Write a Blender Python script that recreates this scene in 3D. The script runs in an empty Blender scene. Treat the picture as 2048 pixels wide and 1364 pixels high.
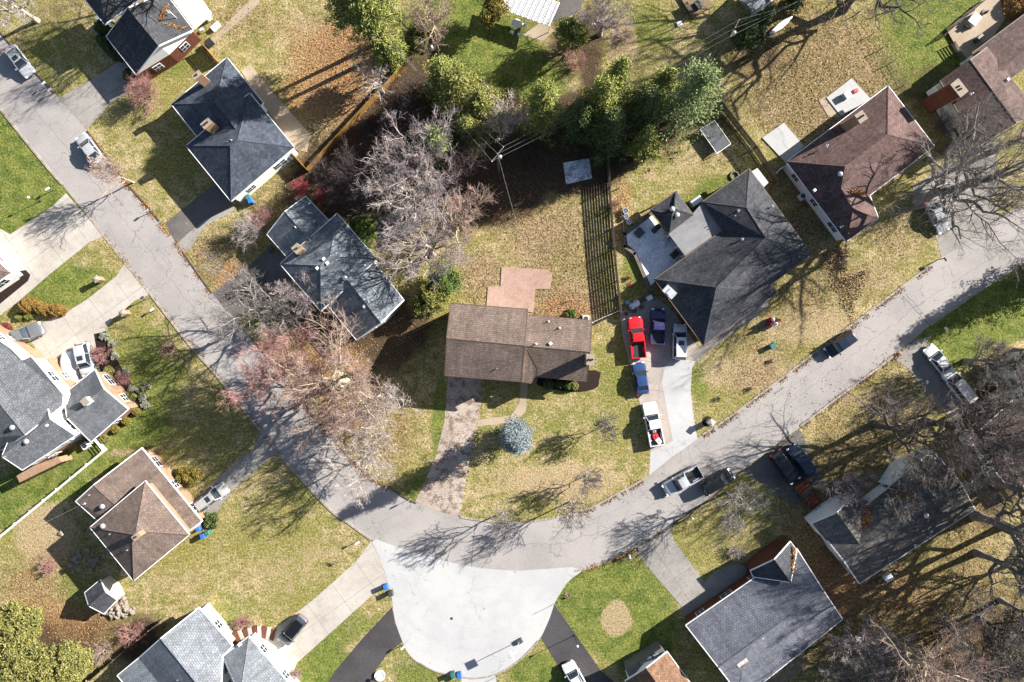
import bpy, math, random
import numpy as np
from mathutils import Vector
# ---------------------------------------------------------------- camera, sky, sun
H = 94.0; F = 2048 * 24.0 / 36.0
sc = bpy.context.scene
cam = bpy.data.objects.new('camera', bpy.data.cameras.new('camera'))
cam.data.lens = 24; cam.data.sensor_width = 36; cam.data.clip_end = 5000; cam.data.clip_start = 0.5
cam.location = (0, 0, H); cam.rotation_euler = (0, 0, 0)
sc.collection.objects.link(cam); sc.camera = cam
SUN_EL = math.radians(27); SUN_AZ = math.radians(26)      # azimuth measured from +X towards +Y
w = bpy.data.worlds.new('World'); sc.world = w; w.use_nodes = True
nt = w.node_tree; nt.nodes.clear()
sky = nt.nodes.new('ShaderNodeTexSky'); sky.sky_type = 'NISHITA'; sky.sun_disc = False
sky.sun_elevation = SUN_EL; sky.sun_rotation = math.radians(90) - SUN_AZ
bg = nt.nodes.new('ShaderNodeBackground'); bg.inputs[1].default_value = 0.05
wo = nt.nodes.new('ShaderNodeOutputWorld')
nt.links.new(sky.outputs[0], bg.inputs[0]); nt.links.new(bg.outputs[0], wo.inputs[0])
sun = bpy.data.objects.new('sun', bpy.data.lights.new('sun', 'SUN'))
sun.data.energy = 5.0; sun.data.angle = math.radians(0.5); sun.data.color = (1, 0.945, 0.87)
sdir = Vector((math.cos(SUN_EL) * math.cos(SUN_AZ), math.cos(SUN_EL) * math.sin(SUN_AZ), math.sin(SUN_EL)))
sun.rotation_euler = sdir.to_track_quat('Z', 'Y').to_euler(); sun.location = sdir * 200
sc.collection.objects.link(sun)
sc.view_settings.view_transform = 'Standard'; sc.view_settings.look = 'None'
sc.view_settings.exposure = 1.74; sc.view_settings.gamma = 1
# ---------------------------------------------------------------- helpers
C = sc.collection
def P(x, y, h=0.0):
    k = (H - h) / F
    return Vector(((x - 1024) * k, (682 - y) * k, h))
def lin(c, g=.45):
    return tuple(g * ((v / 255) / 12.92 if v / 255 <= .04045 else ((v / 255 + .055) / 1.055) ** 2.4) for v in c)
class NT:
    def __init__(s, name, rough=.9, spec=.2):
        s.m = bpy.data.materials.new(name); s.m.use_nodes = True
        s.t = s.m.node_tree; s.b = s.t.nodes['Principled BSDF']
        s.b.inputs['Roughness'].default_value = rough
        s.b.inputs['Specular IOR Level'].default_value = spec
    def n(s, k, **kw):
        x = s.t.nodes.new(k)
        for a, v in kw.items(): setattr(x, a, v)
        return x
    def put(s, sock, v):
        if hasattr(v, 'links') or hasattr(v, 'is_linked'): s.t.links.new(v, sock)
        else:
            if isinstance(v, (tuple, list)) and len(v) == 3 and len(sock.default_value) == 4: v = (*v, 1)
            sock.default_value = v
    def coord(s, kind='Object'):
        return s.n('ShaderNodeTexCoord').outputs[kind]
    def noise(s, scale, detail=4, rough=.6, vec=None, col=False, stretch=None):
        x = s.n('ShaderNodeTexNoise'); x.inputs['Scale'].default_value = scale
        x.inputs['Detail'].default_value = detail; x.inputs['Roughness'].default_value = rough
        v = vec or s.coord()
        if stretch:
            mp = s.n('ShaderNodeMapping'); mp.inputs['Scale'].default_value = stretch
            s.t.links.new(v, mp.inputs[0]); v = mp.outputs[0]
        s.t.links.new(v, x.inputs['Vector'])
        return x.outputs[1 if col else 0]
    def vor(s, scale, feature='F1', out=0, vec=None, rnd=1.0):
        x = s.n('ShaderNodeTexVoronoi', feature=feature); x.inputs['Scale'].default_value = scale
        x.inputs['Randomness'].default_value = rnd
        s.t.links.new(vec or s.coord(), x.inputs['Vector']); return x.outputs[out]
    def ramp(s, v, a, b, lo=0., hi=1.):
        x = s.n('ShaderNodeMapRange'); x.interpolation_type = 'SMOOTHSTEP'
        for i, q in enumerate((v, a, b, lo, hi)): s.put(x.inputs[i], q)
        return x.outputs[0]
    def math(s, op, a, b=0.0, c=0.0):
        x = s.n('ShaderNodeMath', operation=op); s.put(x.inputs[0], a); s.put(x.inputs[1], b); s.put(x.inputs[2], c)
        return x.outputs[0]
    def mix(s, f, a, b, mode='MIX'):
        x = s.n('ShaderNodeMix', data_type='RGBA', blend_type=mode)
        s.put(x.inputs[0], f); s.put(x.inputs[6], a); s.put(x.inputs[7], b); return x.outputs[2]
    def color(s, v): s.put(s.b.inputs['Base Color'], v); return s
    def bump(s, v, strength=.5, dist=.05):
        x = s.n('ShaderNodeBump'); x.inputs['Strength'].default_value = strength; x.inputs['Distance'].default_value = dist
        s.t.links.new(v, x.inputs['Height']); s.t.links.new(x.outputs[0], s.b.inputs['Normal']); return s
MC = {}
def simple(name, c1, c2=None, scale=2., rough=.85, spec=.2, bump=0, fine=0.25, metal=0):
    if name in MC: return MC[name]
    k = NT(name, rough, spec); c2 = c2 or tuple(v * .75 for v in c1)
    f = k.ramp(k.noise(scale, 5), .35, .65)
    col = k.mix(f, c1, c2)
    fn = k.noise(scale * 9, 3)
    col = k.mix(fine, col, k.mix(k.ramp(fn, .35, .65), tuple(v * .55 for v in c1), tuple(min(1, v * 1.4) for v in c1)))
    k.color(col)
    if bump: k.bump(fn, bump, .03)
    k.b.inputs['Metallic'].default_value = metal
    MC[name] = k.m; return k.m
def grime(name, c1, rough=.4, spec=.5, metal=0, coat=0):     # clean painted things with faint dirt
    if name in MC: return MC[name]
    k = NT(name, rough, spec)
    k.color(k.mix(k.ramp(k.noise(3., 4), .45, .8, 0, .25), c1, tuple(v * .6 + .02 for v in c1)))
    k.b.inputs['Metallic'].default_value = metal
    k.b.inputs['Coat Weight'].default_value = coat; k.b.inputs['Coat Roughness'].default_value = .08
    MC[name] = k.m; return k.m
def shingle(name, c1, c2, streak=.0):
    if name in MC: return MC[name]
    k = NT(name, .92, .15)
    uv = k.coord('UV')
    br = k.n('ShaderNodeTexBrick'); k.t.links.new(uv, br.inputs['Vector'])
    br.inputs['Color1'].default_value = (*c1, 1); br.inputs['Color2'].default_value = (*c2, 1)
    br.inputs['Mortar'].default_value = (*(v * .35 for v in c1), 1)
    br.inputs['Scale'].default_value = 1; br.inputs['Brick Width'].default_value = .42
    br.inputs['Row Height'].default_value = .26; br.inputs['Mortar Size'].default_value = .03
    br.inputs['Mortar Smooth'].default_value = .6; br.inputs['Bias'].default_value = -.1
    n1 = k.ramp(k.noise(.35, 5, .65, uv), .3, .7, .8, 1.18)
    n2 = k.ramp(k.noise(3.2, 4, .8, uv), .3, .7, .78, 1.22)
    sp = k.ramp(k.noise(1.0, 3, .7, uv, stretch=(1.6, .22, 1)), .35, .7, .85, 1.12)
    m = k.math('MULTIPLY', k.math('MULTIPLY', n1, n2), sp)
    cm = k.n('ShaderNodeCombineXYZ')
    for i in range(3): k.t.links.new(m, cm.inputs[i])
    k.color(k.mix(1., br.outputs[0], cm.outputs[0], 'MULTIPLY'))
    k.bump(br.outputs[1], -.6, .02)
    MC[name] = k.m; return k.m
def brick(name, c1, c2, mortar=(.45, .42, .38)):
    if name in MC: return MC[name]
    k = NT(name, .9, .2); uv = k.coord('UV')
    br = k.n('ShaderNodeTexBrick'); k.t.links.new(uv, br.inputs['Vector'])
    br.inputs['Color1'].default_value = (*c1, 1); br.inputs['Color2'].default_value = (*c2, 1)
    br.inputs['Mortar'].default_value = (*mortar, 1); br.inputs['Scale'].default_value = 1
    br.inputs['Brick Width'].default_value = .24; br.inputs['Row Height'].default_value = .08
    br.inputs['Mortar Size'].default_value = .012
    k.color(k.mix(k.ramp(k.noise(1.2, 4, .6, uv), .35, .7, 0, .5), br.outputs[0], tuple(v * .6 for v in c1)))
    MC[name] = k.m; return k.m
def siding(name, c1, row=.18):
    if name in MC: return MC[name]
    k = NT(name, .6, .3); uv = k.coord('UV')
    sx = k.n('ShaderNodeSeparateXYZ'); k.t.links.new(uv, sx.inputs[0])
    fr = k.math('FRACT', k.math('DIVIDE', sx.outputs[1], row))
    k.color(k.mix(k.ramp(fr, .0, .14, .45, 0.), k.mix(k.ramp(k.noise(1., 4, .6, uv), .4, .7, 0, .2), c1, tuple(v * .7 for v in c1)), tuple(v * .4 for v in c1)))
    MC[name] = k.m; return k.m
def mesh_np(name, V, Fq, mat, parent=None, smooth=False, k=4):
    me = bpy.data.meshes.new(name); n = len(Fq)
    me.vertices.add(len(V)); me.vertices.foreach_set('co', np.ascontiguousarray(V, dtype=np.float32).ravel())
    me.loops.add(n * k); me.loops.foreach_set('vertex_index', np.ascontiguousarray(Fq, dtype=np.int32).ravel())
    me.polygons.add(n); me.polygons.foreach_set('loop_start', np.arange(n, dtype=np.int32) * k)
    me.update(calc_edges=True); me.materials.append(mat)
    if smooth: me.polygons.foreach_set('use_smooth', np.ones(n, dtype=bool))
    o = bpy.data.objects.new(name, me); C.objects.link(o)
    if parent: o.parent = parent
    return o
BASE = {}
class MB:
    def __init__(s): s.v = []; s.f = []; s.m = []
    def face(s, pts, mi=0):
        i = len(s.v); s.v += [tuple(p) for p in pts]; s.f.append(list(range(i, i + len(pts)))); s.m.append(mi); return s
    def box(s, c, size, rz=0., mi=0, top=1.0, rx=0., ry=0.):
        from mathutils import Euler
        hx, hy, hz = (q / 2 for q in size); R = Euler((rx, ry, rz)).to_matrix(); i = len(s.v)
        for z, t in ((-hz, 1.), (hz, top)):
            for a, b in ((-1, -1), (1, -1), (1, 1), (-1, 1)):
                s.v.append(tuple(R @ Vector((a * hx * t, b * hy * t, z)) + Vector(c)))
        for q in ((3, 2, 1, 0), (4, 5, 6, 7), (0, 1, 5, 4), (1, 2, 6, 5), (2, 3, 7, 6), (3, 0, 4, 7)):
            s.f.append([i + j for j in q]); s.m.append(mi)
        return s
    def tube(s, p0, p1, r0, r1=None, n=8, mi=0, cap=True):
        p0 = Vector(p0); p1 = Vector(p1); r1 = r0 if r1 is None else r1; d = (p1 - p0).normalized()
        u = d.cross(Vector((0, 0, 1)) if abs(d.z) < .9 else Vector((1, 0, 0))).normalized(); v = d.cross(u); i = len(s.v)
        for p, r in ((p0, r0), (p1, r1)):
            for k in range(n):
                a = 2 * math.pi * k / n; s.v.append(tuple(p + u * r * math.cos(a) + v * r * math.sin(a)))
        for k in range(n):
            s.f.append([i + k, i + (k + 1) % n, i + n + (k + 1) % n, i + n + k]); s.m.append(mi)
        if cap:
            s.f.append([i + k for k in range(n)][::-1]); s.f.append([i + n + k for k in range(n)]); s.m += [mi, mi]
        return s
    def lathe(s, c, prof, n=16, mi=0):
        i = len(s.v); m = len(prof)
        for r, z in prof:
            for k in range(n):
                a = 2 * math.pi * k / n; s.v.append((c[0] + r * math.cos(a), c[1] + r * math.sin(a), c[2] + z))
        for j in range(m - 1):
            for k in range(n):
                s.f.append([i + j * n + k, i + j * n + (k + 1) % n, i + (j + 1) * n + (k + 1) % n, i + (j + 1) * n + k]); s.m.append(mi)
        s.f.append([i + (m - 1) * n + k for k in range(n)]); s.m.append(mi)
        return s
    def prism(s, poly, z0, z1, mi=0):
        a = sum(poly[k][0] * poly[(k + 1) % len(poly)][1] - poly[(k + 1) % len(poly)][0] * poly[k][1] for k in range(len(poly)))
        if a < 0: poly = poly[::-1]
        i = len(s.v); n = len(poly)
        for z in (z0, z1):
            for p in poly: s.v.append((p[0], p[1], z))
        s.f.append([i + k for k in range(n)][::-1]); s.f.append([i + n + k for k in range(n)]); s.m += [mi, mi]
        for k in range(n): s.f.append([i + k, i + (k + 1) % n, i + n + (k + 1) % n, i + n + k]); s.m.append(mi)
        return s
    def build(s, name, mats, parent=None, smooth=False, uv=False):
        me = bpy.data.meshes.new(name)
        off = Vector(BASE.get(parent.name, (0, 0, 0))) if parent else Vector((0, 0, 0))
        me.from_pydata([(a - off.x, b - off.y, c - off.z) for a, b, c in s.v], [], s.f)
        if not isinstance(mats, (list, tuple)): mats = [mats]
        for m in mats: me.materials.append(m)
        me.polygons.foreach_set('material_index', s.m)
        if smooth: me.polygons.foreach_set('use_smooth', [True] * len(s.f))
        me.update()
        if uv:
            L = me.uv_layers.new(name='UVMap')
            for p in me.polygons:
                n = p.normal; u = Vector((0, 0, 1)).cross(n)
                u = Vector((1, 0, 0)) if u.length < .05 else u.normalized()
                v = n.cross(u)
                for li in p.loop_indices:
                    co = me.vertices[me.loops[li].vertex_index].co
                    L.data[li].uv = (co.dot(u), co.dot(v))
        o = bpy.data.objects.new(name, me); C.objects.link(o)
        if parent: o.parent = parent
        BASE[o.name] = tuple(off); return o
def thing(name, label, cat, loc=(0, 0, 0), rz=0, group=None, local=False):
    o = bpy.data.objects.new(name, None); C.objects.link(o); o.empty_display_size = .3
    o.location = loc; o.rotation_euler = (0, 0, rz); o['label'] = label; o['category'] = cat
    if group: o['group'] = group
    BASE[o.name] = (0., 0., 0.) if local else tuple(float(q) for q in loc)
    return o
def tag(o, label, cat, group=None, kind=None):
    o['label'] = label; o['category'] = cat
    if group: o['group'] = group
    if kind: o['kind'] = kind
    return o
def copy_tree(o, parent=None):
    c = o.copy(); C.objects.link(c)
    if parent: c.parent = parent
    for ch in list(o.children): copy_tree(ch, c)
    return c
def smoothpoly(pts, n=5):       # catmull-rom closed
    out = []; N = len(pts)
    for i in range(N):
        p = [np.array(pts[(i + d) % N], float) for d in (-1, 0, 1, 2)]
        for k in range(n):
            t = k / n
            out.append(tuple(.5 * ((2 * p[1]) + (-p[0] + p[2]) * t + (2 * p[0] - 5 * p[1] + 4 * p[2] - p[3]) * t * t + (-p[0] + 3 * p[1] - 3 * p[2] + p[3]) * t ** 3)))
    return out
def smoothline(pts, n=6):
    out = []
    for i in range(len(pts) - 1):
        p = [np.array(pts[min(max(i + d, 0), len(pts) - 1)], float) for d in (-1, 0, 1, 2)]
        for k in range(n):
            t = k / n
            out.append(tuple(.5 * ((2 * p[1]) + (-p[0] + p[2]) * t + (2 * p[0] - 5 * p[1] + 4 * p[2] - p[3]) * t * t + (-p[0] + 3 * p[1] - 3 * p[2] + p[3]) * t ** 3)))
    out.append(tuple(pts[-1])); return out
rng = np.random.default_rng(7); random.seed(7)
# ---------------------------------------------------------------- ground
GREEN = [(50,320,110,110,.9),(60,440,90,60,.9),(160,580,120,45,.6),(100,560,90,40,.5),(300,740,80,100,.65),(240,860,90,40,.9),(150,950,110,45,1),(20,1010,70,50,1),
 (930,60,110,80,1.2),(1010,170,110,80,1.2),(1290,60,70,45,.6),(1880,50,110,120,1),(1830,140,60,50,1),(1960,640,120,50,1),(2020,600,60,40,.9),(1230,1210,110,90,1),(1160,1170,60,50,.6),(1280,1280,60,60,1),(1080,1345,60,35,1),
 (640,1330,60,60,.9),(700,1250,70,30,.6),(880,850,18,90,.8),(850,980,50,30,.8),(1220,730,40,60,.5),(1450,385,55,35,.9),(1370,420,70,30,.6),(560,235,40,40,.5),(535,60,40,30,.4),
 (100,110,90,80,.5),(350,320,90,70,.35),(840,1345,60,40,.7),(470,1220,50,40,.5),(300,1180,60,50,.3),(1400,1110,70,80,.35),(1070,840,90,40,.35),(960,900,40,80,.3),(1270,540,30,50,.7),(1400,760,20,40,.8),(340,130,50,25,.6),
 (590,960,50,50,.3),(1110,500,30,30,.4),(1900,700,60,40,.8),(620,1050,50,60,.3),(1215,840,80,50,.3),(600,1180,60,30,.3),(140,1170,30,30,.6),(1880,1140,80,60,.3)]
LEAF = [(700,150,70,80,.6),(650,60,70,60,.4),(1640,150,140,110,1.1),(1590,230,70,60,.6),(1560,50,70,60,.9),(1800,470,60,50,.6),(1690,560,90,50,.55),(1520,700,70,50,.6),(1600,600,60,50,.5),(1730,860,120,80,.6),(1800,1250,270,120,.9),(1650,1030,60,80,.9),(1700,930,60,60,.5),
 (430,520,60,60,.8),(740,850,90,100,.8),(660,700,90,60,.9),(1640,430,60,80,1),(560,400,80,60,.5),(1120,560,90,110,.75),(1060,430,110,60,.6),(960,560,50,60,.8),(1140,620,60,30,1),(1650,1200,80,80,1.),(640,290,60,50,.7),(590,200,60,60,.3),(480,40,60,40,.6),(1940,1000,80,120,.8),
 (60,1180,80,60,.6),(170,1260,80,50,.5),(1440,290,50,50,.5),(1800,740,50,50,.5),(1500,770,60,30,.5),(800,640,60,60,.8),(120,1100,60,40,.3),(1590,1010,40,60,.8),(1740,230,60,60,.7)]
BARE = [(870,230,150,80,1),(900,340,180,110,1.1),(1110,290,160,80,1.1),(700,340,100,70,1.1),(640,390,80,50,1),(1250,240,130,60,1.1),(780,640,80,60,.7),(1185,90,25,90,.9),(1440,230,60,40,.6),(1560,90,30,60,.3),(1990,880,70,170,.8),(1970,1290,120,110,.8),(840,110,60,90,.7),(1640,400,50,60,.5),
 (620,640,60,70,.8),(800,700,70,60,.5),(1000,380,60,60,.7),(1140,120,40,50,.5),(1090,60,60,50,.5),(1180,340,60,50,.7),(1500,100,50,60,.7),(1670,1080,50,80,.4),(1860,180,80,50,.7),(120,30,110,50,.5),(240,1260,60,60,.5),(300,1290,50,60,.8),(60,1300,120,70,.9),(1990,330,60,80,.4),(700,500,40,60,.5),(750,690,60,50,.5)]
WARM = [(655,110,60,60,.7),(600,170,60,50,.5),(560,60,50,50,.35),(690,190,50,40,.7),(720,140,60,50,1),(690,90,50,40,.6),(640,200,60,40,.6),(700,220,40,40,.6),(160,1250,70,40,.9),(60,1190,60,60,.5),(1450,100,60,60,.2),(690,800,50,90,.8),(650,700,80,50,.8),(740,790,70,40,.6),(1130,615,50,25,.9),(310,110,50,60,.3),(1230,150,60,60,.3),
 (300,950,50,50,.4),(1450,1060,1,1,0),(1640,1180,70,60,.9),(470,560,40,40,.9),(1245,410,20,60,.7),(1000,400,90,50,.5),(1800,1180,80,60,.5),(200,1100,60,40,.2)]
TAN = [(1232,1240,26,26,1.5),(1236,1215,14,20,.6),(1300,352,12,8,1.2),(1245,95,26,52,1.3),(1060,500,60,50,.6),(960,540,30,40,.7),(1150,590,40,40,.7),(1100,450,60,30,.5),(1500,745,110,40,.7),(1620,650,110,40,.7),(1760,560,70,30,.6),(90,1070,60,60,.9),(560,1150,90,50,.5),(650,1090,50,30,.4),(1150,965,100,40,.7),(350,1160,70,30,.5),(600,60,70,40,.6),(1380,330,50,30,.5),(1420,1090,30,20,.4),(250,905,40,10,.6),(240,960,60,16,.7),(1760,800,70,30,.6),(1020,960,60,30,.5),(1900,1160,80,30,.4)]
def field(X, Y, L, seed):
    o = np.zeros_like(X)
    for x, y, a, b, s in L:
        q = ((X - x) / (a * 1.15)) ** 2 + ((Y - y) / (b * 1.15)) ** 2
        o += s * np.exp(-q * q * .9)
    return np.clip(o, 0, 1.2)
fx = np.arange(-90, 2140, 5.); fy = np.arange(-90, 1460, 5.)
fx = np.concatenate([[-60000, -9000, -2500, -800, -300], fx, [2400, 3000, 5000, 12000, 60000]])
fy = np.concatenate([[-60000, -9000, -2500, -800, -300], fy, [1700, 2300, 4000, 12000, 60000]])
GX, GY = np.meshgrid(fx, fy); kk = H / F
V = np.stack([(GX - 1024) * kk, (682 - GY) * kk, np.zeros_like(GX)], -1).reshape(-1, 3)
ny, nx = GX.shape; idx = np.arange(nx * ny).reshape(ny, nx)
Fq = np.stack([idx[:-1, :-1], idx[1:, :-1], idx[1:, 1:], idx[:-1, 1:]], -1).reshape(-1, 4)
k = NT('lawn_ground', .95, .1)
za = k.n('ShaderNodeAttribute', attribute_name='zone'); sz = k.n('ShaderNodeSeparateColor'); k.t.links.new(za.outputs[0], sz.inputs[0])
zw = k.n('ShaderNodeAttribute', attribute_name='warm')
big = k.noise(.09, 6, .62); mid = k.noise(.55, 6, .65); fine = k.noise(3.4, 4, .75); fin2 = k.noise(7.5, 2, .7)
dry = k.mix(k.ramp(mid, .36, .62), lin((214, 192, 146)), lin((158, 152, 88)))
dry = k.mix(k.ramp(big, .42, .62), dry, lin((166, 158, 92)))
grn = k.mix(k.ramp(mid, .35, .65), lin((104, 124, 54)), lin((150, 156, 80)))
stk = k.noise(1.5, 3, .6, stretch=(.35, 1.6, 1))
grn = k.mix(k.ramp(k.noise(1.9, 5, .8), .52, .66, 0, .7), grn, lin((186, 172, 116)))
dry = k.mix(k.ramp(k.noise(1.1, 5, .8), .5, .68, 0, .6), dry, lin((126, 130, 62)))
dry = k.mix(k.ramp(stk, .5, .7, 0, .45), dry, lin((222, 204, 160)))
c = k.mix(k.ramp(k.math('ADD', sz.outputs[0], k.math('MULTIPLY_ADD', mid, 1.0, -.5)), .22, .75), dry, grn)
lf = k.vor(5.5, out=1); lsep = k.n('ShaderNodeSeparateColor'); k.t.links.new(lf, lsep.inputs[0])
ta = k.n('ShaderNodeAttribute', attribute_name='tan')
c = k.mix(k.math('MULTIPLY', k.ramp(k.math('ADD', ta.outputs[2], k.math('MULTIPLY_ADD', k.noise(.8, 6, .75), 1.4, -.7)), .3, .75), .8), c, k.mix(k.ramp(fine, .35, .65), lin((226, 200, 164)), lin((198, 172, 132))))
leafc = k.mix(lsep.outputs[0], lin((206, 176, 140)), lin((128, 98, 70)))
leafc = k.mix(k.ramp(lsep.outputs[1], .6, .9), leafc, lin((96, 92, 52)))
leafm = k.math('MULTIPLY', k.ramp(k.math('ADD', sz.outputs[1], k.math('MULTIPLY_ADD', mid, 1.1, -.55)), .1, .8), k.ramp(k.math('ADD', lsep.outputs[2], k.math('MULTIPLY', sz.outputs[1], .5)), .5, .62))
c = k.mix(k.math('MULTIPLY', leafm, .7), c, leafc)
c = k.mix(k.math('MULTIPLY', k.ramp(k.math('ADD', zw.outputs[2], k.math('MULTIPLY_ADD', mid, .9, -.45)), .25, .9), .75), c, k.mix(k.ramp(fine, .35, .65), lin((176, 128, 88)), lin((204, 162, 118))))
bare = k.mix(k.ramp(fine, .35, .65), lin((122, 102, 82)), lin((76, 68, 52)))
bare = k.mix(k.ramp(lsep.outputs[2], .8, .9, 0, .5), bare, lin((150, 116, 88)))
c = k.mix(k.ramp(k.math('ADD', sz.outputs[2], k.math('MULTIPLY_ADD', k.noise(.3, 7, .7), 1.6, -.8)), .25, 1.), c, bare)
sp = k.math('MULTIPLY', k.ramp(fine, .3, .7, .5, 1.5), k.ramp(fin2, .3, .7, .62, 1.38))
cm = k.n('ShaderNodeCombineXYZ'); [k.t.links.new(sp, cm.inputs[i]) for i in range(3)]
k.color(k.mix(1., c, cm.outputs[0], 'MULTIPLY')); k.bump(fine, 1., .12)
ground = mesh_np('ground', V, Fq, k.m)
z = np.zeros((nx * ny, 4), np.float32); z[:, 3] = 1
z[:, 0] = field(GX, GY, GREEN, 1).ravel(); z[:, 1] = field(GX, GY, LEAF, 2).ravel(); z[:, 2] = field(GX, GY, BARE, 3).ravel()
a = ground.data.color_attributes.new('zone', 'FLOAT_COLOR', 'POINT'); a.data.foreach_set('color', z.ravel())
z2 = np.zeros_like(z); z2[:, :3] = field(GX, GY, WARM, 4).ravel()[:, None]
a = ground.data.attributes.new('warm', 'FLOAT', 'POINT'); a.data.foreach_set('value', z2[:, 0].copy())
z3 = field(GX, GY, TAN, 4).ravel().astype(np.float32); a = ground.data.attributes.new('tan', 'FLOAT', 'POINT'); a.data.foreach_set('value', z3)
ground['kind'] = 'structure'
# ---------------------------------------------------------------- roads, drives, paths
def pave(name, c1, c2, crack=.0, crackscale=.22, joints=0, speck=.25, stain=0., ang=0., rings=None):
    k = NT(name, .9, .2)
    col = k.mix(k.ramp(k.noise(.13, 6, .65), .38, .64), c1, c2)
    col = k.mix(k.ramp(k.noise(1.3, 5, .7), .5, .78, 0, .35), col, tuple(v * .72 for v in c1))
    sp = k.ramp(k.noise(6., 3, .8), .3, .7, 1 - speck, 1 + speck)
    cm = k.n('ShaderNodeCombineXYZ'); [k.t.links.new(sp, cm.inputs[i]) for i in range(3)]
    col = k.mix(1., col, cm.outputs[0], 'MULTIPLY')
    if crack:
        wv = k.noise(.5, 4, .7, col=True); vv = k.n('ShaderNodeVectorMath', operation='MULTIPLY_ADD')
        k.t.links.new(wv, vv.inputs[0]); vv.inputs[1].default_value = (3.2, 3.2, 0); k.t.links.new(k.coord(), vv.inputs[2])
        for sc_, wd, st in ((crackscale, .012, crack), (crackscale * 2.6, .006, crack * .5)):
            v = k.vor(sc_, 'DISTANCE_TO_EDGE', 0, vv.outputs[0])
            br = k.ramp(k.noise(.25, 3), .42, .6)
            col = k.mix(k.math('MULTIPLY', k.ramp(v, 0., wd, st, 0.), br), col, tuple(q * .35 for q in c1))
    if joints:
        mp = k.n('ShaderNodeMapping'); mp.inputs['Rotation'].default_value = (0, 0, ang); k.t.links.new(k.coord(), mp.inputs[0])
        sx = k.n('ShaderNodeSeparateXYZ'); k.t.links.new(mp.outputs[0], sx.inputs[0])
        for i_, sz_ in ((0, joints), (1, joints * .9)):
            fr = k.math('ABSOLUTE', k.math('SUBTRACT', k.math('FRACT', k.math('DIVIDE', sx.outputs[i_], sz_)), .5))
            col = k.mix(k.ramp(fr, .5 - .07 / sz_, .5, 0, .6), col, tuple(q * .4 for q in c1))
    if rings:
        vv2 = k.n('ShaderNodeVectorMath', operation='DISTANCE'); k.t.links.new(k.coord(), vv2.inputs[0]); vv2.inputs[1].default_value = rings
        rr = k.math('SINE', k.math('MULTIPLY_ADD', vv2.outputs['Value'], 3.1, k.math('MULTIPLY', k.noise(.12, 4), 14.)))
        col = k.mix(k.math('MULTIPLY', k.ramp(rr, .3, 1.), k.ramp(k.noise(.16, 4), .4, .65, 0, .09)), col, tuple(q * .55 for q in c1))
        rr = k.math('SINE', k.math('MULTIPLY_ADD', vv2.outputs['Value'], 9.7, k.math('MULTIPLY', k.noise(.2, 3), 10.)))
        col = k.mix(k.math('MULTIPLY', k.ramp(rr, .2, 1.), k.ramp(k.noise(.22, 4), .45, .7, 0, .07)), col, tuple(q * .5 for q in c1))
        v = k.vor(.45, 'F1', 0); col = k.mix(k.ramp(v, .03, .1, .6, 0.), col, tuple(q * .4 for q in c1))
    if stain:
        col = k.mix(k.ramp(k.noise(.8, 8, .8), .49, .56, 0, stain), col, lin((118, 92, 76)))
    k.color(col); k.bump(k.noise(9., 2), .25, .02)
    return k.m
M_road = pave('old_asphalt', lin((206, 199, 195)), lin((190, 184, 181)), .85, speck=.15)
M_cul = pave('fresh_concrete', lin((232, 231, 230)), lin((218, 218, 219)), .35, .09, speck=.08, rings=tuple(P(950, 1120)))
M_conc = pave('drive_concrete', lin((232, 225, 214)), lin((218, 209, 198)), .25, .12, speck=.1, joints=4.4, ang=-.62, stain=.12)
M_conc2 = pave('grey_concrete', lin((196, 191, 184)), lin((172, 167, 162)), .6, .3, speck=.18, joints=5.5, ang=-.6, stain=.15)
M_black = pave('sealed_asphalt', lin((98, 96, 99)), lin((80, 78, 81)), .4, .2, speck=.25, stain=.12)
M_dkas = pave('worn_asphalt', lin((140, 134, 130)), lin((112, 108, 106)), .5, .3, speck=.25)
M_dirty = pave('stained_drive', lin((226, 210, 196)), lin((200, 182, 168)), .6, .4, speck=.35, stain=.7)
M_red = pave('red_patio', lin((222, 190, 174)), lin((204, 166, 148)), .3, .4, speck=.2, stain=.12)
M_tan = pave('tan_patio', lin((216, 198, 174)), lin((200, 178, 152)), .3, .3, speck=.15)
M_mulch = simple('mulch', lin((58, 44, 38)), lin((36, 28, 26)), 6, fine=.6, bump=1)
def sheet(name, pts, z, mat, sm=0):
    if sm: pts = smoothpoly(pts, sm)
    poly = [P(*p) for p in pts]; m = MB(); m.prism([(p.x, p.y) for p in poly], z - .03, z)
    o = m.build(name, mat); o['kind'] = 'structure'; return o
LOW = smoothline([(-80,115),(0,217),(50,280),(100,341),(150,398),(207,471),(250,526),(300,588),(371,680),(435,754),(512,850),(549,897),(612,969),(664,1023),(702,1050),(742,1080)])
INN = smoothline([(-80,-35),(7,72),(62,135),(117,195),(175,262),(230,335),(262,375),(312,433),(355,488),(425,586),(500,672),(584,774),(637,844),(667,877),(702,917),(744,957),(784,979),(824,1002),(882,1023),(921,1034),(975,1042),(1032,1045),(1075,1041),(1119,1033),(1179,1016),(1240,984),(1296,952),(1394,877),(1446,843),(1536,777),(1631,704),(1686,663),(1761,606),(1878,518),(1925,490),(1990,445),(2130,350)])
RLO = smoothline([(2130,470),(2048,524),(1950,588),(1861,650),(1828,678),(1761,732),(1686,787),(1601,852),(1486,940),(1430,990),(1384,1022),(1336,1053),(1266,1097),(1220,1120),(1174,1137),(1150,1142)])
CT = smoothline([(1144,1138),(1074,1143),(1024,1145),(947,1138),(887,1125),(809,1103),(752,1082),(742,1080)])
sheet('road', LOW + CT[::-1][1:] + RLO[::-1] + INN[::-1], .004, M_road)
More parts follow.
